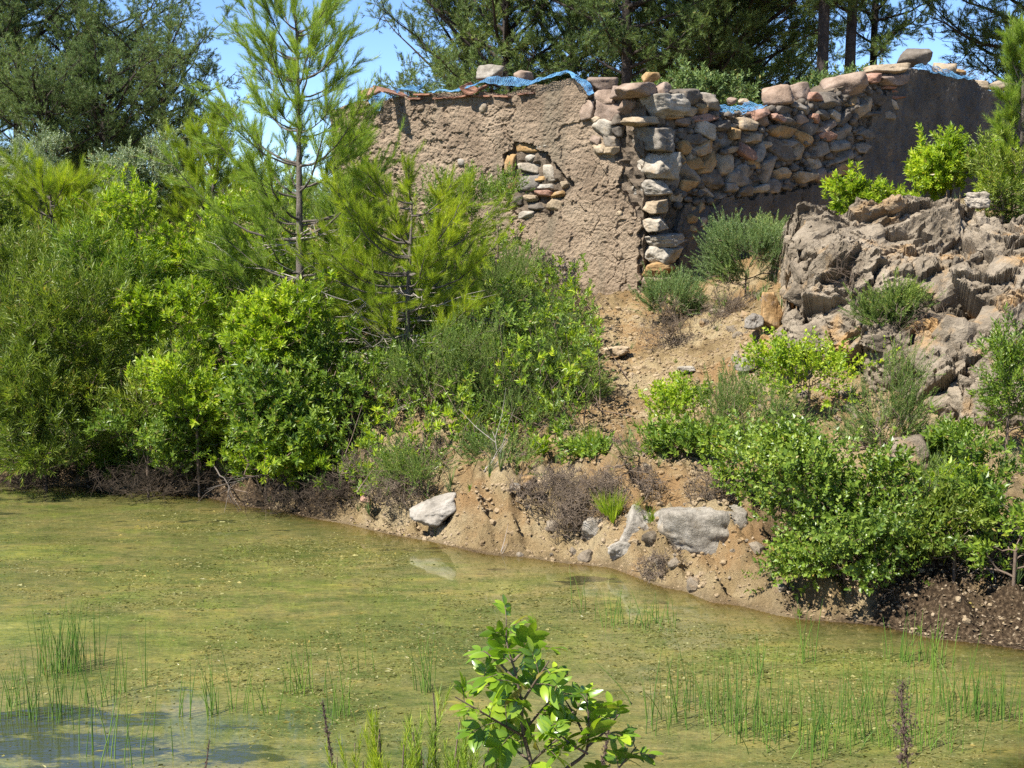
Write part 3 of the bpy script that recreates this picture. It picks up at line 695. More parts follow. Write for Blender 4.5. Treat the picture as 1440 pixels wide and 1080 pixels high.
# ------------------------------------------------------------------ blue netting
def netting(pts, label, n_len=70, n_w=12, thick=.012, cr=.05, seed=0):
    pts = [(p, w * .52) for p, w in pts]; n_w = int(n_w * .7); thick *= .66; n_len = int(n_len * .75); cr *= 1.4
    """pts: list of (point, half-width vector); a crumpled open lattice"""
    P = np.array([p for p, w in pts]); Wd = np.array([w for p, w in pts])
    s = np.linspace(0, len(pts) - 1, n_len); P2 = np.stack([np.interp(s, np.arange(len(pts)), P[:, k]) for k in range(3)], -1)
    W2 = np.stack([np.interp(s, np.arange(len(pts)), Wd[:, k]) for k in range(3)], -1)
    t = np.linspace(-1, 1, n_w)
    V = P2[:, None] + W2[:, None] * t[None, :, None]
    V = V + cr * np.stack([fbm(V * 7 + seed + k * 5, 4, k) for k in range(3)], -1)
    mb = MB()
    A = V.transpose(1, 0, 2); v, f = tubes(A, np.full(A.shape[:2], thick / 2), 3); mb.add(v, f)
    v, f = tubes(V, np.full(V.shape[:2], thick / 2), 3); mb.add(v, f)
    c = V.reshape(-1, 3).mean(0)
    mb.V = [q - c for q in mb.V]
    return tag(link('blue_netting', mb.mesh('blue_netting', M['net']), None, c), label, 'netting', 'blue plastic netting draped over the wall heads')
def onF(px, py, out=.1): return at_plane(px, py, C0, nF) + nF * out
def onR(px, py, out=.1): return at_plane(px, py, C0, nR) + nR * out
dn = np.array([0, 0, 1.])
netting([(onF(x, y, .12), dn * w + nF * -.09) for x, y, w in [(612, 131, .02), (650, 127, .03), (690, 113, .07), (718, 115, .10), (745, 119, .07), (772, 110, .08), (800, 101, .05), (815, 107, .05), (832, 124, .05), (838, 133, .03)]], 'bright blue net band running along the front wall head to the corner', 130, 14, .011, .04)
netting([(onF(x, y, .12), dn * w - nF * .05) for x, y, w in [(527, 140, .05), (535, 146, .22), (541, 142, .26), (547, 136, .14), (575, 124, .05), (600, 121, .05)]], 'blue net hanging down the far left corner of the front wall', 60, 14, .011, .06, 3)
netting([(onR(x, y, -.1), dn * w - nR * .2) for x, y, w in [(1006, 156, .08), (1025, 153, .12), (1045, 154, .12), (1066, 150, .10), (1078, 146, .05)]], 'faded blue net lying in the gap of the side wall', 50, 14, .012, .05, 6)
netting([(onR(x, y, .06), dn * w - nR * .1) for x, y, w in [(1286, 95, .05), (1305, 97, .12), (1330, 104, .16), (1345, 106, .08), (1362, 108, .05)]], 'blue net wrapped over the far wall head by the highest boulder', 60, 14, .011, .05, 9)

# ------------------------------------------------------------------ rock outcrop on the right
def outcrop():
    cols = [(1092, 455, 16.8, 478, 15.3), (1103, 420, 16.5, 485, 15.1), (1116, 322, 16.3, 500, 14.9), (1130, 305, 16.2, 505, 14.7), (1200, 303, 16.2, 520, 14.3), (1255, 288, 16.2, 545, 13.8), (1300, 279, 16.1, 575, 13.3), (1350, 282, 15.8, 592, 12.9), (1400, 305, 15.3, 596, 12.7), (1440, 312, 15.0, 596, 12.6), (1520, 300, 14.6, 600, 12.4), (1590, 345, 14.2, 606, 12.3), (1630, 450, 13.9, 606, 12.6), (1655, 585, 13.5, 612, 12.9)]
    T = np.array([at(a, b, Y) for a, b, Y, _, _ in cols]); Fo = np.array([at(a, b, Y) for a, _, _, b, Y in cols])
    ns, nt = 420, 380
    s = np.linspace(0, len(cols) - 1, ns); I = np.arange(len(cols))
    def ip(A): return np.stack([np.interp(s, I, A[:, k]) for k in range(3)], -1)
    Ts, Fs = ip(T), ip(Fo)
    pr = [(0, 0, -.55), (.12, .0, 0)]     # t: 0..~.12 foot, .12...7 face, rest back
    t = np.linspace(0, 1, nt)
    V = np.zeros((ns, nt, 3))
    for j, tt in enumerate(t):
        if tt < .1: k = tt / .1; V[:, j] = Fs + np.array([0, .25, -.6]) * (1 - k)
        elif tt < .72:
            k = (tt - .1) / .62; h = math.sin(k * math.pi / 2) if False else k
            b = Fs * (1 - k) + Ts * k
            bul = np.sin(math.pi * k) * .30 + .18 * math.sin(math.pi * min(1, k * 2.2))
            V[:, j] = b + np.array([0, -1., .35]) * bul
            V[:, j, 2] += 0
        else:
            k = (tt - .72) / .28; V[:, j] = Ts + np.array([.15, 2.6, -.10]) * k + np.array([0, 0, -.9]) * k ** 3
    n = np.array([-.12, -.8, .55]); n /= np.linalg.norm(n)
    du = np.gradient(V, axis=0); dv = np.gradient(V, axis=1); N_ = np.cross(du, dv); N_ /= np.linalg.norm(N_, axis=-1, keepdims=True) + 1e-9
    # coarse smoothing of the normals by mixing with the mean direction
    N_ = N_ * .25 + n; N_ /= np.linalg.norm(N_, axis=-1, keepdims=True)
    Q = V + .25 * np.stack([fbm(V * 1.5 + 4 * k, 3, 40 + k) for k in range(3)], -1)
    def facets(S, sd):
        # broken blocks: every cell is a tilted plane, cells part along cracks
        d1, d2, idv, c, rv = worley(Q * S, sd, True)
        return np.sum((Q * S - c) * rv, -1) / np.mean(S), d2 - d1
    f1, e1 = facets(np.array([1.3, 1.3, 1.7]), 9); f2, e2 = facets(np.array([3.4, 3.4, 4.2]), 19); f3, e3 = facets(np.array([9, 9, 11.]), 29)
    disp = .5 * f1 + .6 * f2 + .6 * f3 - .05 * (1 - sstep(0, .05, e1)) - .02 * (1 - sstep(0, .06, e2))
    disp += .10 * fbm(V * 1.1, 3, 50) + .05 * fbm(V * 5, 4, 65, .6) + .03 * fbm(V * 17, 3, 70, .6)
    hard = sstep(1095, 1135, proj(V)[0])[..., None]
    V0 = V.copy(); V = V + N_ * (disp * (.35 + .65 * hard[..., 0]))[..., None]
    c = np.array([4.2, 14.2, 1.6])
    o = thing('rock_outcrop', 'large craggy grey brown rock outcrop with ochre cracks right of the house', 'rock', c)
    link('rock_face', mesh('rock_face', V - c, grid_faces(ns, nt), M['rock'], False), o)
    # fractured blocks standing out of the face, larger towards the top and the right
    rg = np.random.default_rng(61); px, py = proj(V0)
    big = [(1150, 330, 80, 62, -20), (1215, 335, 80, 50, 12), (1185, 395, 60, 50, 25), (1290, 305, 90, 40, 8), (1330, 325, 70, 52, -12), (1270, 350, 60, 44, 20), (1380, 340, 90, 60, 28), (1425, 380, 90, 80, -20), (1340, 390, 90, 70, 34), (1300, 420, 60, 40, 15),
           (1400, 455, 90, 80, 22), (1350, 470, 80, 80, -30), (1310, 500, 60, 56, 30), (1375, 530, 110, 80, 10), (1430, 530, 70, 90, -10), (1335, 560, 60, 44, 26), (1240, 480, 60, 40, 10), (1200, 440, 54, 34, -8), (1410, 575, 80, 40, 4), (1128, 375, 44, 60, 8)]
    sm = []
    while len(sm) < 50:
        i, j = rg.integers(20, ns - 60), rg.integers(int(nt * .12), int(nt * .74))
        if px[i, j] < 1100 or px[i, j] > 1470: continue
        s_ = rg.uniform(14, 40); sm.append((px[i, j], py[i, j], s_ * rg.uniform(.9, 1.5), s_ * rg.uniform(.6, 1.), rg.uniform(-35, 35)))
    for a, b, w, h, tl in big + sm:
        k = np.argmin((px - a) ** 2 + (py - b) ** 2); i, j = np.unravel_index(k, px.shape); p = V[i, j]; Y = p[1]
        hw, hh = .5 * w / F * Y, .5 * h / F * Y
        B_ = rock_verts((hw, (hw + hh) * .45, hh), rg, ICO, .9, 12, .10, 50); t_ = math.radians(tl)
        B_ = np.stack([B_[:, 0] * math.cos(t_) - B_[:, 2] * math.sin(t_), B_[:, 1], B_[:, 0] * math.sin(t_) + B_[:, 2] * math.cos(t_)], -1) @ np.array(Matrix.Rotation(rg.uniform(-.5, .5), 3, 'Z') @ Matrix.Rotation(rg.uniform(-.4, .2), 3, 'X')).T
        B_ = B_ + .03 * np.stack([fbm((B_ + p) * 7 + 3 * q, 3, q) for q in range(3)], -1)
        link('rock_block', mesh('rock_block', B_, ICO[1], M['rock'], False), o, p - c + N_[i, j] * (-.36 * (hw + hh)))
outcrop()
# ------------------------------------------------------------------ boulders of the bank
def boulder(px, py, w, h, Y, m, label, seed, depth=.8, box=.88, rough=.06, tilt=0, name='boulder', group=None, sink=0):
    rng = np.random.default_rng(seed); c = at(px, py, Y)
    hw, hh = .5 * w / F * Y, .5 * h / F * Y
    V = rock_verts((hw, hw * depth, hh), rng, ICO5, box, 9, rough * 2.1, 22)
    a = math.radians(tilt); V = np.stack([V[:, 0] * math.cos(a) - V[:, 2] * math.sin(a), V[:, 1], V[:, 0] * math.sin(a) + V[:, 2] * math.cos(a)], -1)
    return tag(link(name, mesh(name, V, ICO5[1], M[m], True), None, c), label, 'rock', group)
boulder(988, 756, 134, 114, 11.53, 'boulder', 'big pale grey boulder bulging from the bank above the water', 3, .8, .9, .05)
boulder(610, 720, 74, 40, 12.88, 'w', 'flat whitish slab rock lying on the bank by the shore', 5, .8, .85, .05, 14)
boulder(742, 680, 22, 24, 12.6, 'o', 'upright orange stone at the top edge of the sandy bank', 7, .8, name='stone')
boulder(725, 684, 17, 13, 12.6, 'g', 'grey stone left of the orange stone on the sandy bank', 8, .9, name='stone')
boulder(759, 680, 14, 11, 12.62, 't', 'small tan stone right of the orange stone on the sandy bank', 9, .9, name='stone')
boulder(514, 703, 18, 14, 13.5, 'r', 'pinkish stone under the dry heath left of the white slab', 10, .9, name='stone')
boulder(1374, 281, 34, 26, 15.6, 'w', 'white broken rock on top of the outcrop', 12, .8, rough=.09)
boulder(1086, 437, 34, 56, 15.7, 'o', 'upright ochre faced block left of the outcrop', 13, .9, .92, .05)
boulder(1060, 452, 30, 30, 15.6, 'g', 'grey block low beside the ochre faced block', 14, .9)
boulder(1050, 512, 38, 22, 15.0, 'g', 'flat grey rock by the path below the outcrop', 15, .9)
boulder(965, 519, 26, 9, 15.6, 'w', 'thin white slab lying on the gravel path', 16, .8, name='stone')
boulder(868, 494, 40, 15, 16.8, 't', 'low tan ledge stone across the path below the house', 17, .8, tilt=8, name='stone')
boulder(1280, 640, 70, 60, 11.95, 'rock', 'cracked grey rock at the foot of the outcrop', 18, .9)
boulder(900, 756, 60, 84, 11.85, 'boulder', 'narrow pale block set in the bank left of the big boulder', 19, .8, tilt=-20)
boulder(838, 748, 44, 50, 12.12, 'boulder', 'small pale rock behind dry twigs in the sandy bank', 20, .8)
boulder(1046, 803, 17, 15, 11.05, 'g', 'round grey cobble just above the waterline', 21, .9, name='stone')
boulder(1077, 797, 30, 28, 11.05, 'o', 'ochre cobble beside the round grey cobble at the waterline', 22, .9, name='stone')
boulder(1093, 851, 20, 28, 10.75, 'g', 'dark grey stone standing at the water edge', 24, .9, name='stone')
boulder(872, 775, 40, 34, 11.75, 'boulder', 'rough pale block low on the bank under the dry scrub', 31, .9)
boulder(930, 795, 36, 26, 11.45, 'boulder', 'small rough block under the left end of the big boulder', 32, .9)
boulder(1190, 838, 44, 14, 10.45, 'g', 'flat grey slab in shade at the water edge', 25, .9, name='stone')
boulder(1354, 822, 26, 14, 10.3, 't', 'pointed tan stone in the litter on the right bank', 26, .9, name='stone')
boulder(1105, 505, 46, 30, 14.5, 'rock', 'broken grey rock above the leafy shrub below the outcrop', 27, .9)
boulder(1140, 475, 60, 44, 14.6, 'rock', 'weathered rock in the rubble left of the outcrop foot', 28, .9)
# gravel and crumbs of the sandy ground
rng = np.random.default_rng(21)
def gpx(x, y): return proj(np.stack([x, y, ground_z(x, y, False)], -1))
def ground_pts(n, x0, x1, y0, y1, keep):
    x = rng.uniform(x0, x1, n); y = rng.uniform(y0, y1, n); d = y - y_shore(x)
    k = (d > .03); x, y, d = x[k], y[k], d[k]
    px, py = gpx(x, y); k = keep(px, py, d) > rng.uniform(0, 1, len(x))
    x, y = x[k], y[k]; return np.stack([x, y, ground_z(x, y)], -1)
PATH = [(690, 690), (800, 640), (840, 520), (830, 430), (900, 400), (960, 470), (1100, 420), (1300, 470), (1300, 560), (1120, 560), (1030, 700), (1060, 850), (860, 800), (520, 750), (560, 700)]
gp = ground_pts(150000, -3, 6.8, 9.3, 19.5, lambda px, py, d: np.where(inpoly(px, py, PATH), .55, .10))
tm = [(rock_verts((1, .85, .7), rng, ICO2, .9, 8, .08), ICO2[1]) for _ in range(5)]
mb = MB(); sz = .005 + .016 * rng.random(len(gp)) ** 3 + .03 * (rng.random(len(gp)) ** 22)
scatter(mb, tm, gp, np.tile([0, 0, 1.], (len(gp), 1)) + rng.normal(0, .3, (len(gp), 3)), sz, rng)
tag(link('gravel', mb.mesh('gravel', M['soil'])), 'loose gravel and crumbs on the sandy bank', 'gravel', kind='stuff')
rb = ground_pts(9000, -3, 6.8, 9.3, 19.5, lambda px, py, d: np.where(inpoly(px, py, [(1000, 430), (1120, 400), (1320, 560), (1310, 620), (1130, 600), (1010, 520)]), .5, np.where(inpoly(px, py, [(690, 680), (800, 670), (1110, 700), (1110, 865), (860, 800), (700, 780)]), .22, .01)))
mb = MB(); scatter(mb, [(rock_verts((1, .85, .7), rng, ICO2, .85, 9, .12, 24), ICO2[1]) for _ in range(6)], rb, np.tile([0, 0, 1.], (len(rb), 1)) + rng.normal(0, .4, (len(rb), 3)), .018 + .07 * rng.random(len(rb)) ** 4, rng)
tag(link('rubble', mb.mesh('rubble', M['rock'])), 'broken stone rubble on the slope under the outcrop and along the bank', 'rubble', kind='stuff')
def flakes(P, s, mat, name, label, cat, tilt=.5):
    tv = np.array([[-.5, -.18, 0], [.05, -.3, .06], [.6, 0, 0], [0, .3, .08]]); tf = np.array([[0, 1, 2, 3]])
    mb = MB(); scatter(mb, [(tv, tf), (tv * [.7, 1.5, 1], tf)], P + [0, 0, .008], np.tile([0, 0, 1.], (len(P), 1)) + rng.normal(0, tilt, (len(P), 3)), s * rng.uniform(.5, 1.3, len(P)), rng)
    tag(link(name, mb.mesh(name, mat)), label, cat, kind='stuff')
lp = ground_pts(150000, -7.5, 7.4, 9.3, 17.5, lambda px, py, d: np.where((px > 1090) & (py > 720), .8, np.where((px < 600) & (py > 600), .45, .06)))
flakes(lp, .03, M['litter'], 'leaf_litter', 'dry leaf litter under the shrubs along the shore', 'leaf litter', .45)

# ------------------------------------------------------------------ leaf clusters (templates)
TR = np.random.default_rng(77)
def leaf_shape(l, w, fold=.12, base=0.):
    """pointed leaf along +y of four corners, slightly folded"""
    return np.array([[0, base, 0], [w / 2, base + l * .45, fold * w], [0, base + l, -.08 * l], [-w / 2, base + l * .45, fold * w]])
LF = np.array([[0, 1, 2, 3]])
def rotm(axis, a):
    return np.array(Matrix.Rotation(a, 3, Vector(axis)))
def cluster(n, l, w, spread, length, lw=.25, tri=False, start=0., curl=0.):
    """n leaves set spirally along a shoot of given length (z axis), opening by spread"""
    V, Fc = [], []
    for i in range(n):
        t = (i + TR.random()) / n
        s = TR.uniform(1 - lw, 1 + lw)
        if tri: b = np.array([[-w / 2, 0, 0], [w / 2, 0, 0], [0, l * s, 0]]); f = np.array([[0, 1, 2]])
        else: b = leaf_shape(l * s, w * s); f = LF
        b = b @ rotm((0, 1, 0), TR.uniform(-.9, .9)).T
        up = math.pi / 2 - spread * TR.uniform(.65, 1.3) * (1 - .45 * t)
        b = b @ rotm((1, 0, 0), up).T
        b = b @ rotm((0, 0, 1), i * 2.4 + TR.uniform(-.4, .4)).T
        b = b + np.array([0, 0, start + length * t])
        Fc.append(f + sum(len(x) for x in V)); V.append(b)
    return np.concatenate(V), np.concatenate(Fc)
def variants(k, *a, **kw): return [cluster(*a, **kw) for _ in range(k)]
T_ = {
    'lentisk': variants(5, 13, .062, .023, 1.05, .07),
    'mid': variants(5, 12, .05, .022, 1.1, .10),
    'narrow': variants(5, 15, .078, .012, .75, .17),
    'silver': variants(5, 14, .045, .013, .9, .14),
    'bramble': variants(5, 13, .034, .024, 1.2, .16),
    'heath': variants(5, 46, .017, .005, .75, .20),
    'rosemary': variants(5, 40, .026, .006, .8, .19),
    'pine_y': variants(5, 46, .078, .0038, .78, .13, tri=True),
    'pine_s': variants(5, 34, .075, .0045, .7, .10, tri=True),
    'pine_f': variants(5, 20, .11, .012, .9, .15, tri=True),
    'grass': variants(4, 22, .22, .007, .38, .01, tri=True),
    'seed': variants(4, 60, .05, .0032, .6, .20, tri=True),
    'herb': variants(4, 12, .04, .013, 1.0, .03),
}
RN = np.random.default_rng(5)
def blob_pts(blobs, n, shell=.45):
    b = np.array(blobs, float); w = b[:, 3] * b[:, 4] * b[:, 5]; k = RN.choice(len(b), n, p=w / w.sum())
    d = RN.normal(size=(n, 3)); d /= np.linalg.norm(d, axis=1, keepdims=True)
    r = RN.random(n) ** shell
    return b[k, :3] + d * r[:, None] * b[k, 3:6], d
def grow(targets, roots, r0, rtip, sag=.12, lift=.0):
    """each target is joined to the nearest part of the skeleton already grown; returns tubes"""
    o = np.argsort(np.linalg.norm(targets - roots[0], axis=1))
    nodes = np.zeros((len(targets) * 2 + len(roots), 3)); nodes[:len(roots)] = roots; n = len(roots)
    depth = np.zeros(len(nodes)); P = np.zeros((len(targets), 5, 3)); dirs = np.zeros_like(targets); par = []
    for q, i in enumerate(o):
        t = targets[i]; d = nodes[:n] - t
        c = np.linalg.norm(d, axis=1) + .6 * np.clip(d[:, 2], 0, None) + .03 * depth[:n]
        j = int(np.argmin(c)); a = nodes[j]; L_ = np.linalg.norm(t - a)
        m1 = a + (t - a) * .35 + RN.normal(0, .09 * L_, 3) + np.array([0, 0, sag * L_])
        m2 = a + (t - a) * .7 + RN.normal(0, .07 * L_, 3) + np.array([0, 0, sag * L_ * .8])
        k = np.linspace(0, 1, 5)[:, None]
        P[q] = (1 - k) ** 3 * a + 3 * (1 - k) ** 2 * k * m1 + 3 * (1 - k) * k ** 2 * m2 + k ** 3 * t
        nodes[n] = P[q, 2]; depth[n] = depth[j] + .5; nodes[n + 1] = t; depth[n + 1] = depth[j] + 1; n += 2
        dirs[i] = P[q, 4] - P[q, 3]
    dist = np.linalg.norm(P - roots[0], axis=-1); mx = dist.max() + 1e-6
    R = rtip + (r0 - rtip) * np.clip(1 - dist / mx, 0, 1) ** 2.2
    return P, R, dirs
SHRUBS = []
def shrub(name, px, py, w, h, Y, tm, mat, n, label, cat='shrub', group=None, base=None, sc=1., blobs=None, wood='twig', r0=.022, up=.6, shell=.42, nb=9, depth=.8, extra=2, flat=1., pyb=None, bare=0, parts=('foliage', 'stems')):
    """a bush: lumpy crown of leaf clusters on a grown skeleton of stems. px,py,w,h: its outline, Y: its distance"""
    c = at(px, py, Y); W, H = w / F * Y / 2, h / F * Y / 2
    bx = c[0] + (0 if base is None else base); by = Y + (depth * W * .1)
    gz = G(bx, by)
    root = np.array([bx, by, gz - .03])
    n = int(n * 1.25); W *= 1.12; H *= 1.12
    if blobs is None:
        blobs = []
        for i in range(nb):
            a = RN.uniform(0, 2 * math.pi); rr = RN.uniform(.25, .68)
            s = RN.uniform(.24, .5)
            blobs.append([math.cos(a) * rr * W, math.sin(a) * rr * W * depth, RN.uniform(-.6, .62) * H, s * W, s * W * depth, s * H])
    B_ = np.array(blobs); B_[:, :3] += c - root
    tg, od = blob_pts(B_, n, shell)
    j = RN.random(len(tg)) < .16; cB = B_[:, :3].mean(0); tg[j] = cB + (tg[j] - cB) * RN.uniform(1.12, 1.42, (j.sum(), 1))
    tg = tg[tg[:, 2] > .03]; od = od[:len(tg)]
    gg = ground_z(tg[:, 0] + root[0], tg[:, 1] + root[1], False) - root[2]
    tg[:, 2] = np.maximum(tg[:, 2], gg + .04)
    cc = c - root
    nr = 4
    roots = np.concatenate([[np.zeros(3)], np.stack([np.linspace(0, cc[0], nr + 1)[1:] * .5, np.linspace(0, cc[1], nr + 1)[1:] * .5, np.linspace(0, max(.1, cc[2]), nr + 1)[1:] * .7], -1) if cc[2] > .3 else np.zeros((0, 3))])
    P, R, dirs = grow(tg, roots, r0, .0022)
    t = thing(name, label, cat, root, group)
    mbw = MB()
    if len(roots) > 1:
        v, f = tubes(roots[None], np.full((1, len(roots)), r0 * 1.1), 6); mbw.add(v, f)
    v, f = tubes(P, R, 4); mbw.add(v, f)
    out = tg - cc; out /= np.linalg.norm(out, axis=1, keepdims=True) + 1e-6
    dd = dirs / (np.linalg.norm(dirs, axis=1, keepdims=True) + 1e-6) * .55 + out * .5 + np.array([0, 0, up])
    mb = MB(); PP, DD = tg, dd
    if extra:
        k = P[:, 3]; e = [tg]; de = [dd]
        for q in range(extra):
            off = RN.normal(0, .05 * sc, (len(tg), 3)); e.append(tg + off - dirs * RN.uniform(.1, .9, (len(tg), 1)) * .5); de.append(dd + RN.normal(0, .45, (len(tg), 3)))
        PP, DD = np.concatenate(e), np.concatenate(de)
    if bare: q = RN.random(len(PP)) > bare; PP, DD = PP[q], DD[q]
    scatter(mb, T_[tm], PP, DD * [1, 1, flat], sc * RN.uniform(.55, 1.35, len(PP)), RN)
    link(parts[0], mb.mesh(name + '_' + parts[0], M[mat]), t)
    link(parts[1], mbw.mesh(name + '_' + parts[1], M[wood], True), t)
    return t
def twigs(name, px, py, w, h, Y, n, label, wood='dry', r0=.006, cat='dry bush', group=None, sub=3, upb=.5, leaves=None, lm=None, nl=1):
    """a leafless tangle: fine forked twigs out of one stool"""
    c = at(px, py, Y); W, H = w / F * Y / 2, h / F * Y / 2
    root = np.array([c[0], Y, G(c[0], Y) - .02])
    zz = max(c[2] - H, 0); cc = c - root
    blobs = [[cc[0], cc[1], cc[2], W, W * .7, H]]
    tg, od = blob_pts(blobs, n, .5); tg[:, 2] = np.maximum(tg[:, 2], ground_z(tg[:, 0] + root[0], tg[:, 1] + root[1], False) - root[2] + .02)
    P, R, dirs = grow(tg, np.array([[0, 0, .0], [0, 0, max(.05, cc[2] - H * .8)]]), r0, .0017, .1)
    mb = MB(); v, f = tubes(P, R, 3); mb.add(v, f)
    for q in range(sub):
        a = P[:, 3] + (P[:, 4] - P[:, 3]) * RN.random((len(P), 1)); L_ = RN.uniform(.06, .18, (len(P), 1)) * (.5 + W)
        d = dirs / (np.linalg.norm(dirs, axis=1, keepdims=True) + 1e-6) + RN.normal(0, .6, (len(P), 3)) + [0, 0, .2]
        d /= np.linalg.norm(d, axis=1, keepdims=True)
        S = np.stack([a, a + d * L_ * .5 + RN.normal(0, .012, a.shape), a + d * L_], 1)
        v, f = tubes(S, np.tile([.0024, .0018, .001], (len(P), 1)), 3); mb.add(v, f)
    if leaves is None:
        o = link(name, mb.mesh(name, M[wood], True), None, root); return tag(o, label, cat, group)
    t = thing(name, label, cat, root, group)
    link('twigs', mb.mesh(name + '_twigs', M[wood], True), t)
    m2 = MB(); pp = np.repeat(tg, nl, 0) + RN.normal(0, .03, (len(tg) * nl, 3)); scatter(m2, T_[leaves], pp, np.repeat(dirs, nl, 0) * 3 + [0, 0, .4] + RN.normal(0, .3, pp.shape), RN.uniform(.6, 1.1, len(pp)), RN)
    link('foliage', m2.mesh(name + '_foliage', M[lm]), t)
    return t

# ------------------------------------------------------------------ pines
def pine_young(px, py_top, Y, base_x, py_base, spread, whorls, label, mat, tmpl, lean=0., cat='pine tree', low=.25, nb=5, sc=1., up=.75, ntw=8, gap=0, seed=0, cones=0, r0=.045, dead=True, group=None, dens=1.):
    rg = np.random.default_rng(seed)
    b = at(base_x, py_base, Y); gz = G(b[0], Y); root = np.array([b[0], Y, gz - .05]); top = at(px, py_top, Y) - root
    Ht = top[2]
    k = np.linspace(0, 1, 14); trunk = np.stack([top[0] * k + .03 * Ht * .3 * np.sin(k * 5 + seed) * (1 - k), .05 * np.sin(k * 4 + seed), Ht * k], -1)
    tr = r0 * (1 - k) ** .8 + .006
    t = thing('pine_tree', label, cat, root, group)
    v, f = tubes(trunk[None], tr[None], 8); link('trunk', mesh('pine_trunk', v, [f], M['youngbark'], True), t)
    BP, BR, TW, TRr, tips, tdir, DB, DR = [], [], [], [], [], [], [], []
    for wi in range(whorls):
        h = low + (1 - low) * (wi / whorls) ** .92; zc = h
        p0 = np.array([np.interp(zc, k, trunk[:, i]) for i in range(3)])
        L_ = spread * (1 - .62 * ((h - low) / (1 - low)) ** 1.5) * (.75 if h < low + .12 else 1)
        a0 = rg.uniform(0, 6.28)
        for q in range(nb):
            a = a0 + q * 6.283 / nb + rg.uniform(-.5, .5); p0 = p0 + [0, 0, rg.uniform(-.06, .06)]; L = L_ * rg.uniform(.45, 1.2)
            el = up * rg.uniform(.55, 1.1) * (.45 + .75 * h)
            d = np.array([math.cos(a) * math.cos(el), math.sin(a) * math.cos(el), math.sin(el)])
            s = np.linspace(0, 1, 6)[:, None]
            P = p0 + d * L * s + np.array([0, 0, 1]) * (.30 * L * s ** 2 * rg.uniform(.3, 1.3)) + np.array([0, 0, -.10 * L]) * np.sin(s * 3.14) + rg.normal(0, .012 * L, (6, 3)) * s
            BP.append(P); BR.append(np.interp(s[:, 0], [0, 1], [.007 + .008 * L, .003]))
            for w in range(int(ntw * (.5 + L / spread))):
                u = rg.uniform(.42, 1.0); pp = np.array([np.interp(u, s[:, 0], P[:, i]) for i in range(3)])
                td = d * .8 + rg.normal(0, .5, 3) + np.array([0, 0, .55]); td /= np.linalg.norm(td)
                tl = rg.uniform(.10, .30) * (.5 + .5 * L) * sc
                e = pp + td * tl
                TW.append([pp, pp + td * tl * .5 + rg.normal(0, .008, 3), e]); TRr.append([.004, .003, .002])
                for u2 in (.15, .55, .95):
                    if rg.random() < dens: tips.append(pp + (e - pp) * u2); tdir.append(td + np.array([0, 0, .3]) + rg.normal(0, .12, 3))
    for i in range(4):
        tips.append(trunk[-1] - [0, 0, .10 * i]); tdir.append(np.array([0, 0, 1.]) + rg.normal(0, .3, 3))
    mb = MB(); v, f = tubes(np.array(BP), np.array(BR), 5); mb.add(v, f); v, f = tubes(np.array(TW), np.array(TRr), 3); mb.add(v, f)
    link('branches', mb.mesh('pine_branches', M['youngbark'], True), t)
    if dead:
        mb = MB()
        for q in range(26):
            zc = rg.uniform(.06, low + .22); p0 = np.array([np.interp(zc, k, trunk[:, i]) for i in range(3)]); a = rg.uniform(0, 6.28); L = spread * rg.uniform(.35, .95)
            d = np.array([math.cos(a), math.sin(a), rg.uniform(-.15, .3)]); s = np.linspace(0, 1, 7)[:, None]
            P = p0 + d * L * s + rg.normal(0, .035 * L, (7, 3)) * s; v, f = tubes(P[None], np.linspace(.009, .002, 7)[None], 4); mb.add(v, f)
            for g_ in range(5):
                u = rg.uniform(.3, .95); pp = np.array([np.interp(u, s[:, 0], P[:, i]) for i in range(3)]); e = pp + (d + rg.normal(0, .6, 3)) * L * .28
                v, f = tubes(np.array([[pp, (pp + e) / 2 + rg.normal(0, .02, 3), e]]), np.array([[.004, .003, .0015]]), 3); mb.add(v, f)
        link('dead_branches', mb.mesh('pine_dead_branches', M['dead'], True), t)
    mb = MB(); tips = np.array(tips); scatter(mb, T_[tmpl], tips, np.array(tdir), sc * rg.uniform(.8, 1.2, len(tips)), rg)
    link('crown', mb.mesh('pine_crown', M[mat]), t)
    return t
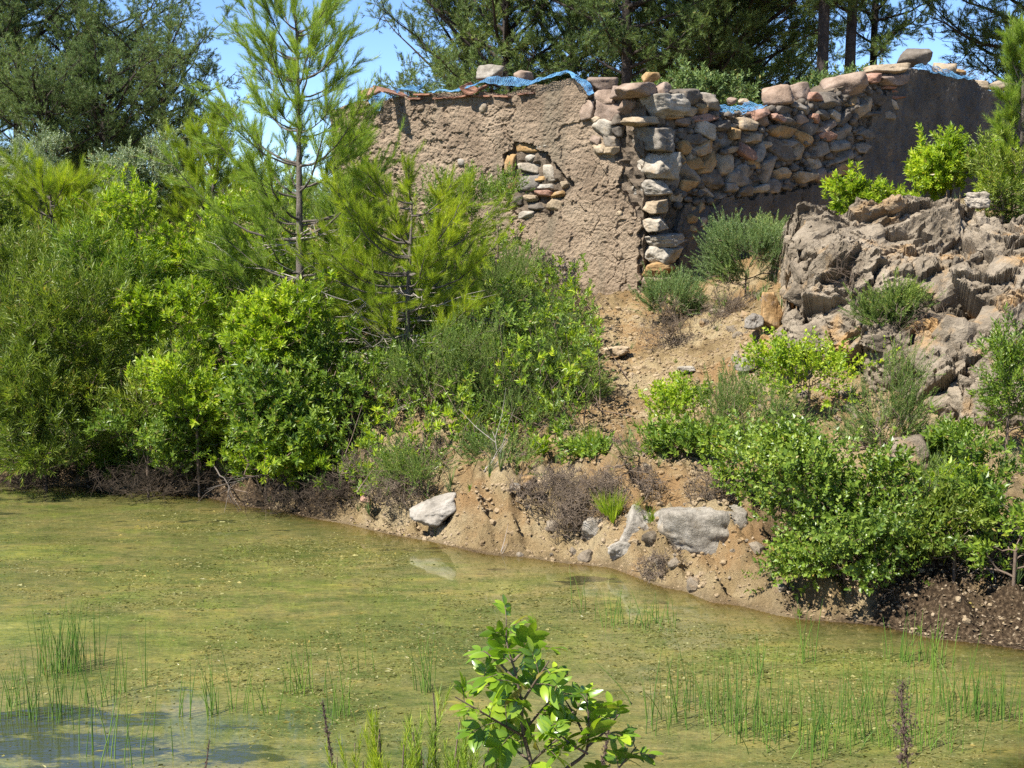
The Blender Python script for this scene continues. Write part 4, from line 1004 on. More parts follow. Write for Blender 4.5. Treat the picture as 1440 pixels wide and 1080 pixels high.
def pine_old_mesh(seed, H, r_tr, crown0, spread, nbr, flat=.25, lean=0.):
    """an old open pine: bare trunk, crooked limbs, clumped needle crown; returns three meshes"""
    rg = np.random.default_rng(seed); k = np.linspace(0, 1, 16)
    trunk = np.stack([lean * H * k + .02 * H * np.sin(k * 4 + seed) * k, .02 * H * np.sin(k * 3 + seed * 2) * k, H * k], -1)
    tr = r_tr * (1 - k) ** .7 + .03
    tr[0] *= 1.25
    mbT = MB(); v, f = tubes(trunk[None], tr[None], 10); mbT.add(v, f)
    BP, BR, SP, SR, TP, TRr, tips, td_ = [], [], [], [], [], [], [], []
    for q in range(nbr):
        h = crown0 + (1 - crown0) * (q + rg.random()) / nbr; p0 = np.array([np.interp(h, k, trunk[:, i]) for i in range(3)])
        prof = math.sin(math.pi * min(1, .28 + .72 * (1 - (h - crown0) / (1 - crown0)))) ** .7
        L = spread * (.35 + .65 * prof) * rg.uniform(.7, 1.15); a = q * 2.4 + rg.uniform(-.5, .5); el = rg.uniform(-.05, .45) + .5 * (h - crown0)
        d = np.array([math.cos(a) * math.cos(el), math.sin(a) * math.cos(el), math.sin(el)]); s = np.linspace(0, 1, 7)[:, None]
        P = p0 + d * L * s + np.cumsum(rg.normal(0, .035 * L, (7, 3)), 0) * s + np.array([0, 0, .22 * L]) * s ** 2
        BP.append(P); BR.append(np.linspace(.018 + .016 * L, .010, 7))
        for w in range(10):
            u = rg.uniform(.12, 1.); pp = np.array([np.interp(u, s[:, 0], P[:, i]) for i in range(3)])
            sd = d * .7 + rg.normal(0, .65, 3) + np.array([0, 0, .25]); sd /= np.linalg.norm(sd); sl = L * rg.uniform(.16, .36)
            s3 = np.linspace(0, 1, 4)[:, None]; S = pp + sd * sl * s3 + rg.normal(0, .05 * sl, (4, 3)) * s3
            SP.append(S); SR.append([.014, .010, .007, .005])
            for z in range(6):
                u = rg.uniform(.3, 1.); p3 = np.array([np.interp(u, s3[:, 0], S[:, i]) for i in range(3)]); t3 = sd * .5 + rg.normal(0, .6, 3) + np.array([0, 0, .5]); t3 /= np.linalg.norm(t3)
                tl = rg.uniform(.14, .36); e = p3 + t3 * tl; TP.append([p3, (p3 + e) / 2, e]); TRr.append([.006, .005, .003])
                for u2 in (.3, .65, 1.0): tips.append(p3 + (e - p3) * u2 + rg.normal(0, .05, 3)); td_.append(t3 + rg.normal(0, .3, 3))
    mbB = MB()
    for A, R, n in ((BP, BR, 6), (SP, SR, 4), (TP, TRr, 3)): v, f = tubes(np.array(A), np.array(R), n); mbB.add(v, f)
    mbC = MB(); tips = np.array(tips); scatter(mbC, T_['pine_f'], tips, np.array(td_), rg.uniform(.8, 1.3, len(tips)), rg)
    return mbT.mesh('pine_trunk', M['bark'], True), mbB.mesh('pine_limbs', M['bark'], True), mbC.mesh('pine_crown', M['pine_far'])
OLD = [pine_old_mesh(1, 9.5, .17, .40, 3.9, 46), pine_old_mesh(2, 10.5, .115, .40, 3.4, 36, lean=.0), pine_old_mesh(3, 8.6, .13, .10, 3.5, 62), pine_old_mesh(4, 6.4, .12, .04, 2.8, 52)]
def pine_old(v, px, Y, label, rz=0., s=1., dz=0., cat='pine tree'):
    x = (px - 720) / F * (Y * cp) * 1.0
    t = thing('pine_tree', label, cat, (x, Y, G(x, Y) - .1 + dz), 'old pines standing beyond the house')
    t.rotation_euler = (0, 0, rz); t.scale = (s, s, s)
    for n, m in zip(('trunk', 'limbs', 'crown'), OLD[v]): link(n, m, t)
    return t
pine_old(0, 878, 33, 'old pine rising behind the broken corner with one dark trunk', .4, .86)
pine_old(1, 1147, 31, 'left of two dark straight pine trunks side by side behind the side wall', 1.2, 1.05)
pine_old(1, 1192, 31.6, 'right of two dark straight pine trunks side by side behind the side wall', 3.7, 1.0)
pine_old(2, 662, 40, 'thin distant pine whose crown begins over the left part of the tiled wall head', 1.4, .86)
pine_old(2, 715, 36, 'pine whose crown hangs over the plastered front wall against the sky', 2.0, .88)
pine_old(2, 800, 40, 'bushy dark pine filling the gap left of the single trunk', 5.0, .92)
pine_old(2, 960, 35, 'dark pine right of the single trunk with its crown over the ochre stone', 2.4, .9)
pine_old(3, 1010, 36, 'low dark pine behind the gap in the side wall', 1.0, 1.15)
pine_old(2, 1045, 42, 'dark pine deep behind the side wall left of the twin trunks', 3.0, 1.0)
pine_old(1, 1225, 42, 'open crowned pine with thin limbs above the highest boulder', 4.4, .95)
pine_old(2, 1455, 34, 'pine at the upper right corner with drooping dark crown', 2.6, 1.05)
pine_old(0, 30, 38, 'tallest dark pine at the upper left against the sky', 2.2, .72)
pine_old(3, 140, 41, 'round dark pine between the tallest one and the shorter one', 3.3, .86)
pine_old(3, 232, 37, 'shorter dark pine right of the tallest one at the upper left', .5, .70)
pine_old(2, -40, 34, 'dark pine cut by the left edge of the photo', 4.1, .72)
pine_old(3, 60, 31, 'low bushy dark pine in front of the tallest one', 1.7, .52)
pine_old(3, 150, 32, 'low dark pine behind the grey green olive shrub', 2.7, .55)
pine_young(415, 6, 16.0, 430, 470, 1.35, 11, 'tall slender young pine in the foreground of the left sky gap', 'pine_young', 'pine_y', low=.27, nb=6, ntw=13, seed=3, up=.5, r0=.055, dens=1.0, sc=1.0)
pine_young(580, 285, 15.4, 570, 600, 1.2, 7, 'yellow green young pine with bare white lower twigs in front of the wall', 'pine_yellow', 'pine_y', low=.34, nb=6, ntw=13, seed=8, up=.34, r0=.035, sc=.95)
pine_young(70, 245, 20, 75, 420, 1.35, 7, 'yellow green bushy pine above the shrubs at far left', 'pine_yellow', 'pine_y', low=.25, nb=6, ntw=12, seed=12, up=.6, r0=.05, sc=1.25)
pine_young(300, 190, 21, 300, 380, .85, 7, 'yellow green pine half hidden behind the tall slender young pine', 'pine_yellow', 'pine_y', low=.2, nb=6, ntw=11, seed=15, up=.8, r0=.04, sc=1.2)
pine_young(497, 190, 19.5, 500, 400, .55, 7, 'narrow dark green pine against the left end of the front wall', 'pine_young', 'pine_y', low=.2, nb=5, ntw=9, seed=18, up=.9, r0=.03, sc=1.1, dead=False)
pine_young(1436, 40, 16.5, 1440, 285, .42, 8, 'slim young pine at the right edge above the outcrop', 'pine_young', 'pine_y', low=.1, nb=5, ntw=10, seed=21, up=1., r0=.03, dead=False)
# ------------------------------------------------------------------ shrubs of the left thicket
TG = 'shrubs of the thicket left of the house'
SL = [
 ('lentisk_shrub', 235, 330, 190, 150, 17.0, 'lentisk', 'lentisk', 260, 'lime green lentisk with bright tufts topping the thicket below the olive shrub'),
 ('lentisk_shrub', 345, 335, 130, 130, 17.2, 'lentisk', 'lentisk', 150, 'lime green lentisk at the foot of the tall slender young pine'),
 ('lentisk_shrub', 235, 455, 130, 110, 15.4, 'lentisk', 'lentisk', 140, 'small lime green lentisk in the middle of the thicket'),
 ('lentisk_shrub', 395, 470, 200, 150, 14.9, 'lentisk', 'lentisk', 240, 'lentisk with bright fresh tips right in front of the pine trunk'),
 ('lentisk_shrub', 275, 560, 170, 170, 14.7, 'mid', 'lentisk', 260, 'lentisk hanging low over the dark undercut bank'),
 ('lentisk_shrub', 390, 585, 190, 170, 14.3, 'lentisk', 'mid', 260, 'deeper green lentisk between the undercut bank and the young pine'),
 ('willow_shrub', 110, 480, 240, 260, 15.7, 'narrow', 'narrow', 420, 'tall olive yellow narrow leaved shrub at the left of the thicket'),
 ('willow_shrub', 55, 555, 190, 140, 15.1, 'narrow', 'narrow', 240, 'low yellowish narrow leaved shrub drooping to the left shore'),
 ('willow_shrub', 165, 405, 170, 150, 16.6, 'narrow', 'mid', 260, 'fresh green narrow leaved shrub behind the olive yellow one'),
 ('willow_shrub', 20, 420, 160, 180, 17.0, 'narrow', 'narrow', 260, 'yellow tipped shrub at the left edge under the bushy pine'),
 ('willow_shrub', 205, 570, 140, 150, 15.0, 'narrow', 'narrow', 190, 'dull olive shrub above the shaded bank left of the hanging lentisk'),
 ('olive_shrub', 190, 250, 130, 110, 21, 'silver', 'silver', 300, 'rounded silvery grey green olive shrub in front of the dark pines'),
 ('olive_shrub', 55, 225, 90, 70, 23, 'silver', 'silver', 130, 'small silvery shrub behind the bushy yellow green pine'),
 ('leafy_shrub', 470, 400, 150, 200, 16.8, 'mid', 'mid', 250, 'green shrub filling the gap between the two young pines'),
 ('leafy_shrub', 330, 420, 140, 140, 16.4, 'narrow', 'mid', 200, 'dark green shrub left of the pine trunk'),
 ('leafy_shrub', 640, 300, 130, 120, 17.9, 'silver', 'mid', 200, 'dark small leaved shrub against the plaster below the broken patch'),
 ('leafy_shrub', 700, 265, 60, 40, 18.9, 'silver', 'mid', 50, 'sprig of small dark leaves reaching the broken patch in the plaster'),
 ('willow_shrub', 60, 612, 220, 84, 15.0, 'narrow', 'narrow', 170, 'low fringe of narrow leaves hanging over the left shore'),
 ('leafy_shrub', 205, 622, 170, 84, 14.7, 'mid', 'mid', 120, 'dull green fringe hanging over the dark root tangle'),
 ('lentisk_shrub', 372, 645, 180, 88, 14.3, 'lentisk', 'lentisk', 130, 'bright lentisk bough reaching out low over the water'),
 ('leafy_shrub', 20, 320, 150, 140, 19, 'mid', 'narrow', 180, 'olive green shrub under the bushy pine at the left edge'),
 ('leafy_shrub', 470, 530, 130, 150, 14.6, 'mid', 'mid', 160, 'mid green shrub between the lentisks and the bare twigged pine'),
]
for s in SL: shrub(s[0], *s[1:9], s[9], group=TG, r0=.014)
HG = 'fine leaved heath bushes below the house'
for s in [('heath_bush', 610, 545, 150, 170, 14.6, 'heath', 'heath', 330, 'dark heath bush behind the bare twigs of the young pine'),
          ('heath_bush', 690, 435, 170, 150, 17.0, 'heath', 'heath', 340, 'upper heath bush touching the foot of the front wall'),
          ('heath_bush', 700, 560, 170, 180, 14.6, 'heath', 'heath', 420, 'middle heath bush on the slope with upright green shoots'),
          ('heath_bush', 785, 545, 110, 160, 15.0, 'rosemary', 'heath', 260, 'right hand heath bush bordering the sandy path'),
          ('heath_bush', 760, 470, 120, 80, 16.6, 'heath', 'rosemary', 200, 'grey green heath mound under the bare purple bush'),
          ('heath_bush', 590, 440, 110, 140, 16.6, 'rosemary', 'heath', 200, 'heath bush hidden behind the yellow green young pine'),
          ('rosemary_bush', 1050, 365, 140, 90, 17.6, 'rosemary', 'rosemary', 330, 'silvery green rosemary mound against the dark side wall'),
          ('rosemary_bush', 945, 430, 90, 70, 18.0, 'rosemary', 'rosemary', 160, 'small green rosemary at the corner foot of the house'),
          ('heath_bush', 1000, 600, 120, 130, 13.3, 'heath', 'heath', 150, 'upright dark heath at the lower edge of the sandy path'),
          ('heath_bush', 1080, 600, 130, 150, 12.9, 'heath', 'heath', 150, 'tall dark heath behind the broad bramble'),
          ('heath_bush', 1240, 600, 110, 170, 12.4, 'heath', 'heath', 140, 'brownish green heath in front of the outcrop crack'),
          ('heath_bush', 1250, 437, 90, 54, 14.2, 'rosemary', 'heath', 130, 'low green tuft growing on the rubble of the outcrop')]:
    shrub(*s[:10], cat='bush', group=HG, up=1.0, r0=.012, extra=3)
RG = 'broad leaved shrubs on the right bank'
for s in [('bramble_shrub', 1150, 690, 220, 150, 10.85, 'bramble', 'bramble', 230, 'broad bright green bramble spreading over the right bank'),
          ('bramble_shrub', 1212, 715, 150, 140, 10.5, 'bramble', 'bramble', 165, 'right half of the bramble mass hanging to the shaded shore'),
          ('bramble_shrub', 1060, 650, 130, 90, 11.9, 'bramble', 'mid', 100, 'bramble shoots above the big pale boulder'),
          ('bramble_shrub', 1190, 760, 200, 100, 10.35, 'bramble', 'bramble', 130, 'lower fringe of the bramble drooping over the dark litter'),
          ('leafy_shrub', 1300, 725, 110, 100, 10.5, 'heath', 'heath', 70, 'dark shrub between the bramble and the right edge shrub'),
          ('leafy_shrub', 1430, 755, 120, 140, 9.9, 'mid', 'mid', 30, 'green shrub hanging over the shore at the right edge'),
          ('leafy_shrub', 1140, 520, 190, 90, 13.4, 'bramble', 'lentisk', 110, 'open lime leaved shrub on thin stems under the outcrop'),
          ('leafy_shrub', 1400, 690, 150, 170, 10.3, 'mid', 'mid', 50, 'green shrub with arching twigs at the right edge of the bank'),
          ('leafy_shrub', 1345, 735, 120, 100, 10.2, 'mid', 'narrow', 110, 'thin olive shrub leaning over the litter on the right bank'),
          ('leafy_shrub', 1420, 540, 60, 130, 11.9, 'silver', 'mid', 90, 'dark sprig hanging in front of the outcrop at the right edge'),
          ('lentisk_shrub', 1340, 222, 120, 120, 17.3, 'lentisk', 'lentisk', 230, 'lime green lentisk against the dark plaster on top of the outcrop'),
          ('lentisk_shrub', 1222, 285, 110, 60, 17.2, 'lentisk', 'lentisk', 120, 'low lime green lentisk between side wall and outcrop'),
          ('lentisk_shrub', 1420, 235, 80, 70, 17, 'mid', 'lentisk', 110, 'green shrub at the right edge beside the slim pine'),
          ('olive_shrub', 1412, 265, 70, 90, 16.2, 'silver', 'narrow', 120, 'twiggy grey green shrub rooted on top of the outcrop'),
          ('leafy_shrub', 835, 655, 90, 60, 12.9, 'mid', 'mid', 80, 'low green plants spilling from the heath onto the bank'),
          ('heath_shrub', 900, 660, 100, 60, 12.7, 'heath', 'heath', 90, 'small dull heath at the lower end of the path'),
          ('leafy_shrub', 1335, 690, 80, 56, 11.2, 'lentisk', 'lentisk', 60, 'small yellow green shrub in front of the sandy patch under the overhang'),
          ('heath_shrub', 590, 668, 120, 70, 13.5, 'heath', 'heath', 120, 'dull heath spilling over the bank lip left of the white slab'),
          ('heath_shrub', 705, 655, 120, 60, 13.3, 'rosemary', 'heath', 100, 'grey green heath at the bank lip above the orange stone'),
          ('leafy_shrub', 945, 580, 80, 60, 13.6, 'bramble', 'lentisk', 60, 'small bright shrub standing on the sandy path'),
          ('leafy_shrub', 960, 640, 110, 80, 12.8, 'mid', 'mid', 110, 'low green plants below the small bright shrub on the path'),
          ('leafy_shrub', 1330, 625, 50, 50, 12.0, 'lentisk', 'mid', 40, 'little green plant at the foot of the outcrop overhang')]:
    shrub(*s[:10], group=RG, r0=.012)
# plants inside and behind the ruin
shrub('leafy_shrub', 1000, 152, 150, 90, 27, 'mid', 'pine_far', 220, 'green shrub growing inside the ruin behind the gap in the wall', sc=1.4, group='plants inside the ruin')
shrub('leafy_shrub', 1170, 128, 130, 50, 29, 'mid', 'pine_far', 140, 'dark shrub inside the ruin under the twin trunks', sc=1.4, group='plants inside the ruin')
shrub('leafy_shrub', 935, 128, 90, 50, 28, 'mid', 'pine_far', 110, 'shrub inside the ruin behind the crowning ochre stone', sc=1.4, group='plants inside the ruin')
# undergrowth of the thicket: one tangled mass nobody could count
def thicket(name, label, poly, n, y0, y1, h0, h1, tm, mat, sc, seed, x0=-9, x1=2.2, wood=True):
    rg = np.random.default_rng(seed)
    x = rg.uniform(x0, x1, n); y = rg.uniform(y0, y1, n); gz = ground_z(x, y, False); px, py = proj(np.stack([x, y, gz], -1))
    k = inpoly(px, py, poly) & (y - y_shore(x) > .22); x, y, gz = x[k], y[k], gz[k]
    q = np.stack([x, y, x * 0], -1); lump = np.clip(.5 + 1.1 * fbm(q * .9, 3, seed), .08, 1.2)
    hh = (h0 + (h1 - h0) * sstep(y0, y1, y)) * lump * np.clip((y - y_shore(x)) / 1.2, .4, 1)
    z = gz + hh * rg.random(len(x)) ** .5
    P = np.stack([x, y, z], -1); D = rg.normal(0, .5, P.shape) + [0, -.15, .9]
    mb = MB(); scatter(mb, T_[tm], P, D, sc * rg.uniform(.7, 1.3, len(P)), rg)
    if wood:
        i = rg.choice(len(P), len(P) // 4, replace=False); a = P[i].copy(); a[:, :2] += rg.normal(0, .22, (len(i), 2)); a[:, 2] = gz[i] - .02
        m_ = (a + P[i]) / 2 + rg.normal(0, .08, a.shape); v, f = tubes(np.stack([a, m_, P[i]], 1), np.tile([.008, .005, .002], (len(i), 1)), 3)
        w = MB().add(v, f); tag(link('thicket_stems', w.mesh('thicket_stems', M['twig'], True)), 'tangled thin stems under the ' + label, 'undergrowth', kind='stuff')
    tag(link(name, mb.mesh(name, M[mat])), label, 'undergrowth', kind='stuff')
TP_ = [(-300, 350), (0, 350), (200, 345), (470, 330), (640, 375), (760, 430), (835, 470), (845, 570), (800, 640), (640, 650), (540, 700), (470, 730), (380, 722), (280, 706), (0, 676), (-300, 674)]
thicket('undergrowth', 'dull green undergrowth of the thicket', TP_, 12500, 12.4, 25, .8, 1.5, 'mid', 'mid', 1.05, 5)
thicket('undergrowth', 'dark fine leaved undergrowth of the thicket', TP_, 10500, 12.4, 24, .6, 1.1, 'heath', 'heath', 1.15, 6)
thicket('undergrowth', 'lime green shoots through the thicket', TP_, 6500, 12.6, 24, .85, 1.8, 'lentisk', 'lentisk', 1.0, 7, wood=False)
thicket('undergrowth', 'olive narrow leaved undergrowth at the left', [(-300, 350), (300, 350), (330, 690), (-300, 672)], 12000, 13.6, 26, .8, 1.9, 'narrow', 'narrow', 1.05, 8, wood=False)
thicket('undergrowth', 'green undergrowth beyond the right edge shrubs', [(1490, 230), (2600, 230), (2600, 860), (1490, 860), (1700, 560)], 9000, 9.5, 22, .6, 1.2, 'mid', 'mid', 1.1, 17, 4, 13)
thicket('undergrowth', 'dry green scrub beyond the thicket at the left', [(-1200, 300), (-200, 300), (-200, 640), (-1200, 640)], 9000, 14, 30, .8, 1.6, 'heath', 'heath', 1.3, 18, -20, -6)
thicket('far_woods', 'far dark woods behind the thicket and the ruin', [(-900, 0), (2400, 0), (2400, 420), (-900, 420)], 16000, 38, 62, 1.4, 3.0, 'pine_f', 'pine_far', 2.2, 9, -34, 34, False)
# dry bushes
DG = 'leafless dry bushes on the bank'
for a in [('dry_bush', 802, 428, 100, 60, 18.0, 260, 'bare purplish twig bush at the foot of the front wall'),
          ('dry_bush', 940, 462, 90, 90, 16.9, 240, 'grey brown dry bush beside the sandy path'),
          ('dry_bush', 1025, 432, 90, 80, 17.2, 200, 'brown dry twigs below the rosemary mound'),
          ('dry_bush', 800, 735, 70, 90, 12.15, 200, 'hanging tangle of dry roots on the sandy bank'),
          ('dry_bush', 880, 690, 130, 80, 12.3, 240, 'grey dry tangle above the pale boulder'),
          ('dry_bush', 510, 665, 90, 70, 13.8, 200, 'reddish brown dry heath by the shore left of the white slab'),
          ('dry_bush', 590, 650, 110, 70, 13.9, 180, 'dry brown undergrowth beneath the bare twigged pine'),
          ('dry_bush', 1385, 790, 120, 110, 10.3, 220, 'dry root tangle in the litter at the right shore'),
          ('dry_bush', 470, 700, 110, 70, 13.75, 220, 'dark dry twigs at the shore below the bare twigged pine'),
          ('dry_bush', 60, 665, 160, 50, 15.0, 200, 'dark roots in the shade of the left shore under the yellowish shrub'),
          ('dry_bush', 215, 675, 190, 56, 14.6, 240, 'dark root tangle along the undercut left bank'),
          ('dry_bush', 400, 700, 130, 50, 13.9, 180, 'dark roots behind the low lentisk bough'),
          ('dry_bush', 850, 705, 150, 90, 12.2, 300, 'wide grey brown scrub spilling down the bank left of the big boulder'),
          ('dry_bush', 560, 690, 120, 50, 13.3, 200, 'dry brown scrub at the lip of the bank left of the white slab'),
          ('dry_bush', 1010, 690, 110, 60, 11.9, 200, 'dry twigs on the ledge above the big pale boulder'),
          ('dry_bush', 930, 800, 90, 50, 11.35, 160, 'low dry roots under the big pale boulder'),
          ('dry_bush', 770, 690, 120, 70, 12.5, 240, 'dry scrub topping the sandy bank'),
          ('dry_bush', 1260, 840, 150, 70, 10.35, 220, 'dead twigs in the shade at the right shore'),
          ('dry_bush', 860, 640, 100, 60, 13.2, 180, 'grey dry scrub where the path reaches the bank'),
          ('dry_bush', 1340, 115, 110, 50, 26.5, 160, 'grey leafless bush behind the far wall head')]:
    twigs(*a, group=DG, wood='root' if 'dark' in a[7] else 'dry')
twigs('dead_bush', 1190, 375, 90, 70, 14.9, 60, 'dead dark twigs clinging to the left part of the outcrop', 'twig', .012, sub=2)
twigs('dead_bush', 1280, 450, 120, 60, 14.0, 120, 'fine grey twigs around the green tuft on the outcrop', 'dry', .006)
def deadbranch(pts, Y, label, r=.012, forks=5, seed=0, mat='dead'):
    r *= .75
    rg = np.random.default_rng(seed); P = np.array([at(a, b, Y + dy) for a, b, dy in pts]); n = len(P) * 3
    s = np.linspace(0, len(P) - 1, n); Q = np.stack([np.interp(s, np.arange(len(P)), P[:, k]) for k in range(3)], -1) + rg.normal(0, .008, (n, 3))
    mb = MB(); v, f = tubes(Q[None], np.linspace(r, r * .3, n)[None], 6); mb.add(v, f)
    for k in range(forks):
        i = rg.integers(n // 3, n - 1); d = (Q[i] - Q[i - 1]); d = d / np.linalg.norm(d) + rg.normal(0, .6, 3); e = Q[i] + d * rg.uniform(.12, .35)
        v, f = tubes(np.array([[Q[i], (Q[i] + e) / 2 + rg.normal(0, .015, 3), e]]), np.array([[r * .5, r * .35, r * .15]]), 4); mb.add(v, f)
    c = Q[0].copy(); mb.V = [x - c for x in mb.V]
    return tag(link('dead_branch', mb.mesh('dead_branch', M[mat], True), None, c), label, 'branch', 'bleached dead branches on the bank')
deadbranch([(674, 705, 0), (682, 660, -.1), (704, 635, -.15), (690, 608, -.1)], 13.1, 'pale bent dead branch arching in front of the heath above the bank', .011, 4, 1)
deadbranch([(690, 690, 0), (700, 650, -.2), (706, 632, -.2)], 13.1, 'thin bleached stick beside the bent dead branch', .007, 3, 2)
deadbranch([(600, 668, 0), (640, 640, .1), (672, 622, .2)], 13.6, 'long grey stick lying slanted left of the bent dead branch', .008, 3, 3)
deadbranch([(300, 655, .5), (320, 680, 0), (322, 700, -.1)], 14.1, 'forked bare branch drooping to the water under the hanging lentisk', .011, 7, 4, 'youngbark')
deadbranch([(420, 650, .5), (350, 672, 0), (290, 686, -.1)], 14.0, 'pale bare twig reaching left over the water', .009, 6, 5, 'youngbark')
deadbranch([(470, 600, .3), (520, 594, 0), (562, 576, -.1)], 14.5, 'white leafless limb across the bare twigged pine', .010, 6, 6)
deadbranch([(1335, 745, .3), (1380, 752, 0), (1430, 735, 0)], 10.4, 'arching grey limb in the green shrub at the right edge', .014, 4, 7)
deadbranch([(1388, 860, 0), (1400, 820, .1), (1395, 800, .2)], 10.0, 'upright bleached root at the right shore', .010, 5, 8)
deadbranch([(1330, 850, 0), (1345, 825, .1), (1352, 805, .2)], 10.2, 'pale split roots below the pointed tan stone', .010, 5, 9)
deadbranch([(668, 800, -.05), (700, 786, 0), (705, 780, .1)], 12.15, 'dark stick at the waterline under the sandy bank', .012, 3, 10)
# ------------------------------------------------------------------ small herbs and grass tufts
def tufts(P, tm, mat, s, name, label):
    mb = MB(); scatter(mb, T_[tm], P, np.tile([0, 0, 1.], (len(P), 1)) + RN.normal(0, .2, (len(P), 3)), s * RN.uniform(.5, 1.3, len(P)), RN)
    tag(link(name, mb.mesh(name, M[mat])), label, 'ground cover', kind='stuff')
hp = ground_pts(5200, -7, 7.3, 9.3, 19, lambda px, py, d: np.where(inpoly(px, py, PATH), .05, .55) * np.clip(d / .5, 0, 1))
tufts(hp[::2], 'herb', 'mid', 1.1, 'ground_herbs', 'low green herbs scattered over the bank'); tufts(hp[1::3], 'grass', 'rosemary', .9, 'grass', 'short grass tufts on the bank')
tufts(hp[2::4], 'heath', 'rust', 1.0, 'dry_undergrowth', 'dry brown undergrowth between the shrubs')
for i, (px, py, Y, s, lb) in enumerate([(863, 762, 11.95, 1.1, 'bright green tuft in the hollow left of the big boulder'), (1312, 615, 12.2, 1.2, 'upright green tuft at the foot of the overhang'), (925, 752, 11.8, .8, 'small grassy tuft against the big boulder'), (1010, 655, 12.2, 1.0, 'bright tuft above the big boulder'),
                                   (828, 640, 13.1, 1.3, 'bright leafy tuft where the path meets the bank'), (758, 645, 13.3, 1.2, 'yellow green tuft under the heath bush'), (660, 610, 14, 1.0, 'light green seedling in the shade of the heath'), (520, 612, 14.2, 1.1, 'pale leafed seedling left of the young pine stem')]):
    c = at(px, py, Y); z = G(c[0], Y); mb = MB(); n = 14
    P = np.c_[RN.normal(0, .035 * s, n), RN.normal(0, .03, n), np.abs(RN.normal(.0, .05 * s, n))]
    scatter(mb, T_['lentisk' if i % 2 else 'grass'], P, np.c_[P[:, :2] * 4, np.ones(n)], .9 * s, RN)
    tag(link('green_tuft', mb.mesh('green_tuft', M['lentisk' if i != 6 else 'bramble']), None, (c[0], Y, z)), lb, 'plant', 'small green tufts on the bank')
# ------------------------------------------------------------------ pondweed and rushes
n = 420000
x = RN.uniform(-7, 5, n); y = RN.uniform(6.6, 16.5, n); q = np.stack([x * .8, y * 1.3, x * 0], -1)
d = np.minimum(y_shore(x) - y, y - y_near(x))
ck = np.interp(x, wx, np.arange(len(wx))).astype(int); cj = np.interp(y, wy, np.arange(len(wy))).astype(int)
den = sstep(-.25, .35, fbm(q * .8, 3, 91) + .6 * fbm(q * 3.2, 3, 93)) * (.45 + .9 * sstep(-.1, .3, fbm(q * 9, 2, 95))) * sstep(.25, .8, d) * (1 - 1.3 * np.clip(clear[ck, cj], 0, .75)) * (1 - .6 * sstep(13.2, 14.2, y)) + .02
k = (d > .1) & (RN.random(n) < den * .8)
P = np.stack([x[k], y[k], np.full(k.sum(), .001)], -1)
tv = np.array([[-.5, -.12, 0], [.1, -.25, .05], [.6, .02, 0], [-.05, .25, .07]]); mb = MB()
scatter(mb, [(tv, LF), (tv * [.8, 1.6, 1.2], LF), (tv * [1.4, .5, 1], LF)], P, np.tile([0, 0, 1.], (len(P), 1)) + RN.normal(0, .16, (len(P), 3)), .019 * RN.uniform(.4, 1.3, len(P)) * (1 + 1.0 * (RN.random(len(P)) < .10)), RN)
tag(link('pondweed', mb.mesh('pondweed', M['weed'])), 'floating algae and pondweed specks on the pond', 'pondweed', kind='stuff')
def rush_mesh(rg, n, rx, ry, h, lean=.12, r=.0035):
    X = np.c_[rg.normal(0, rx, n), rg.normal(0, ry, n)]; hh = h * rg.uniform(.45, 1.1, n); L_ = rg.normal(0, lean, (n, 2)) * hh[:, None]
    odd = rg.random(n) < .07; L_[odd] *= 3.5
    s = np.linspace(0, 1, 5)
    P = np.stack([X[:, :1] + L_[:, :1] * s ** 1.5, X[:, 1:] + L_[:, 1:] * s ** 1.5, hh[:, None] * s[None] * (1 - .3 * odd[:, None]) - .02], -1)
    return tubes(P, r * np.outer(rg.uniform(.7, 1.2, n), [1.1, 1, .85, .6, .2]), 4)
UG = 'sparse rush tufts standing in the shallow water'
rg = np.random.default_rng(31)
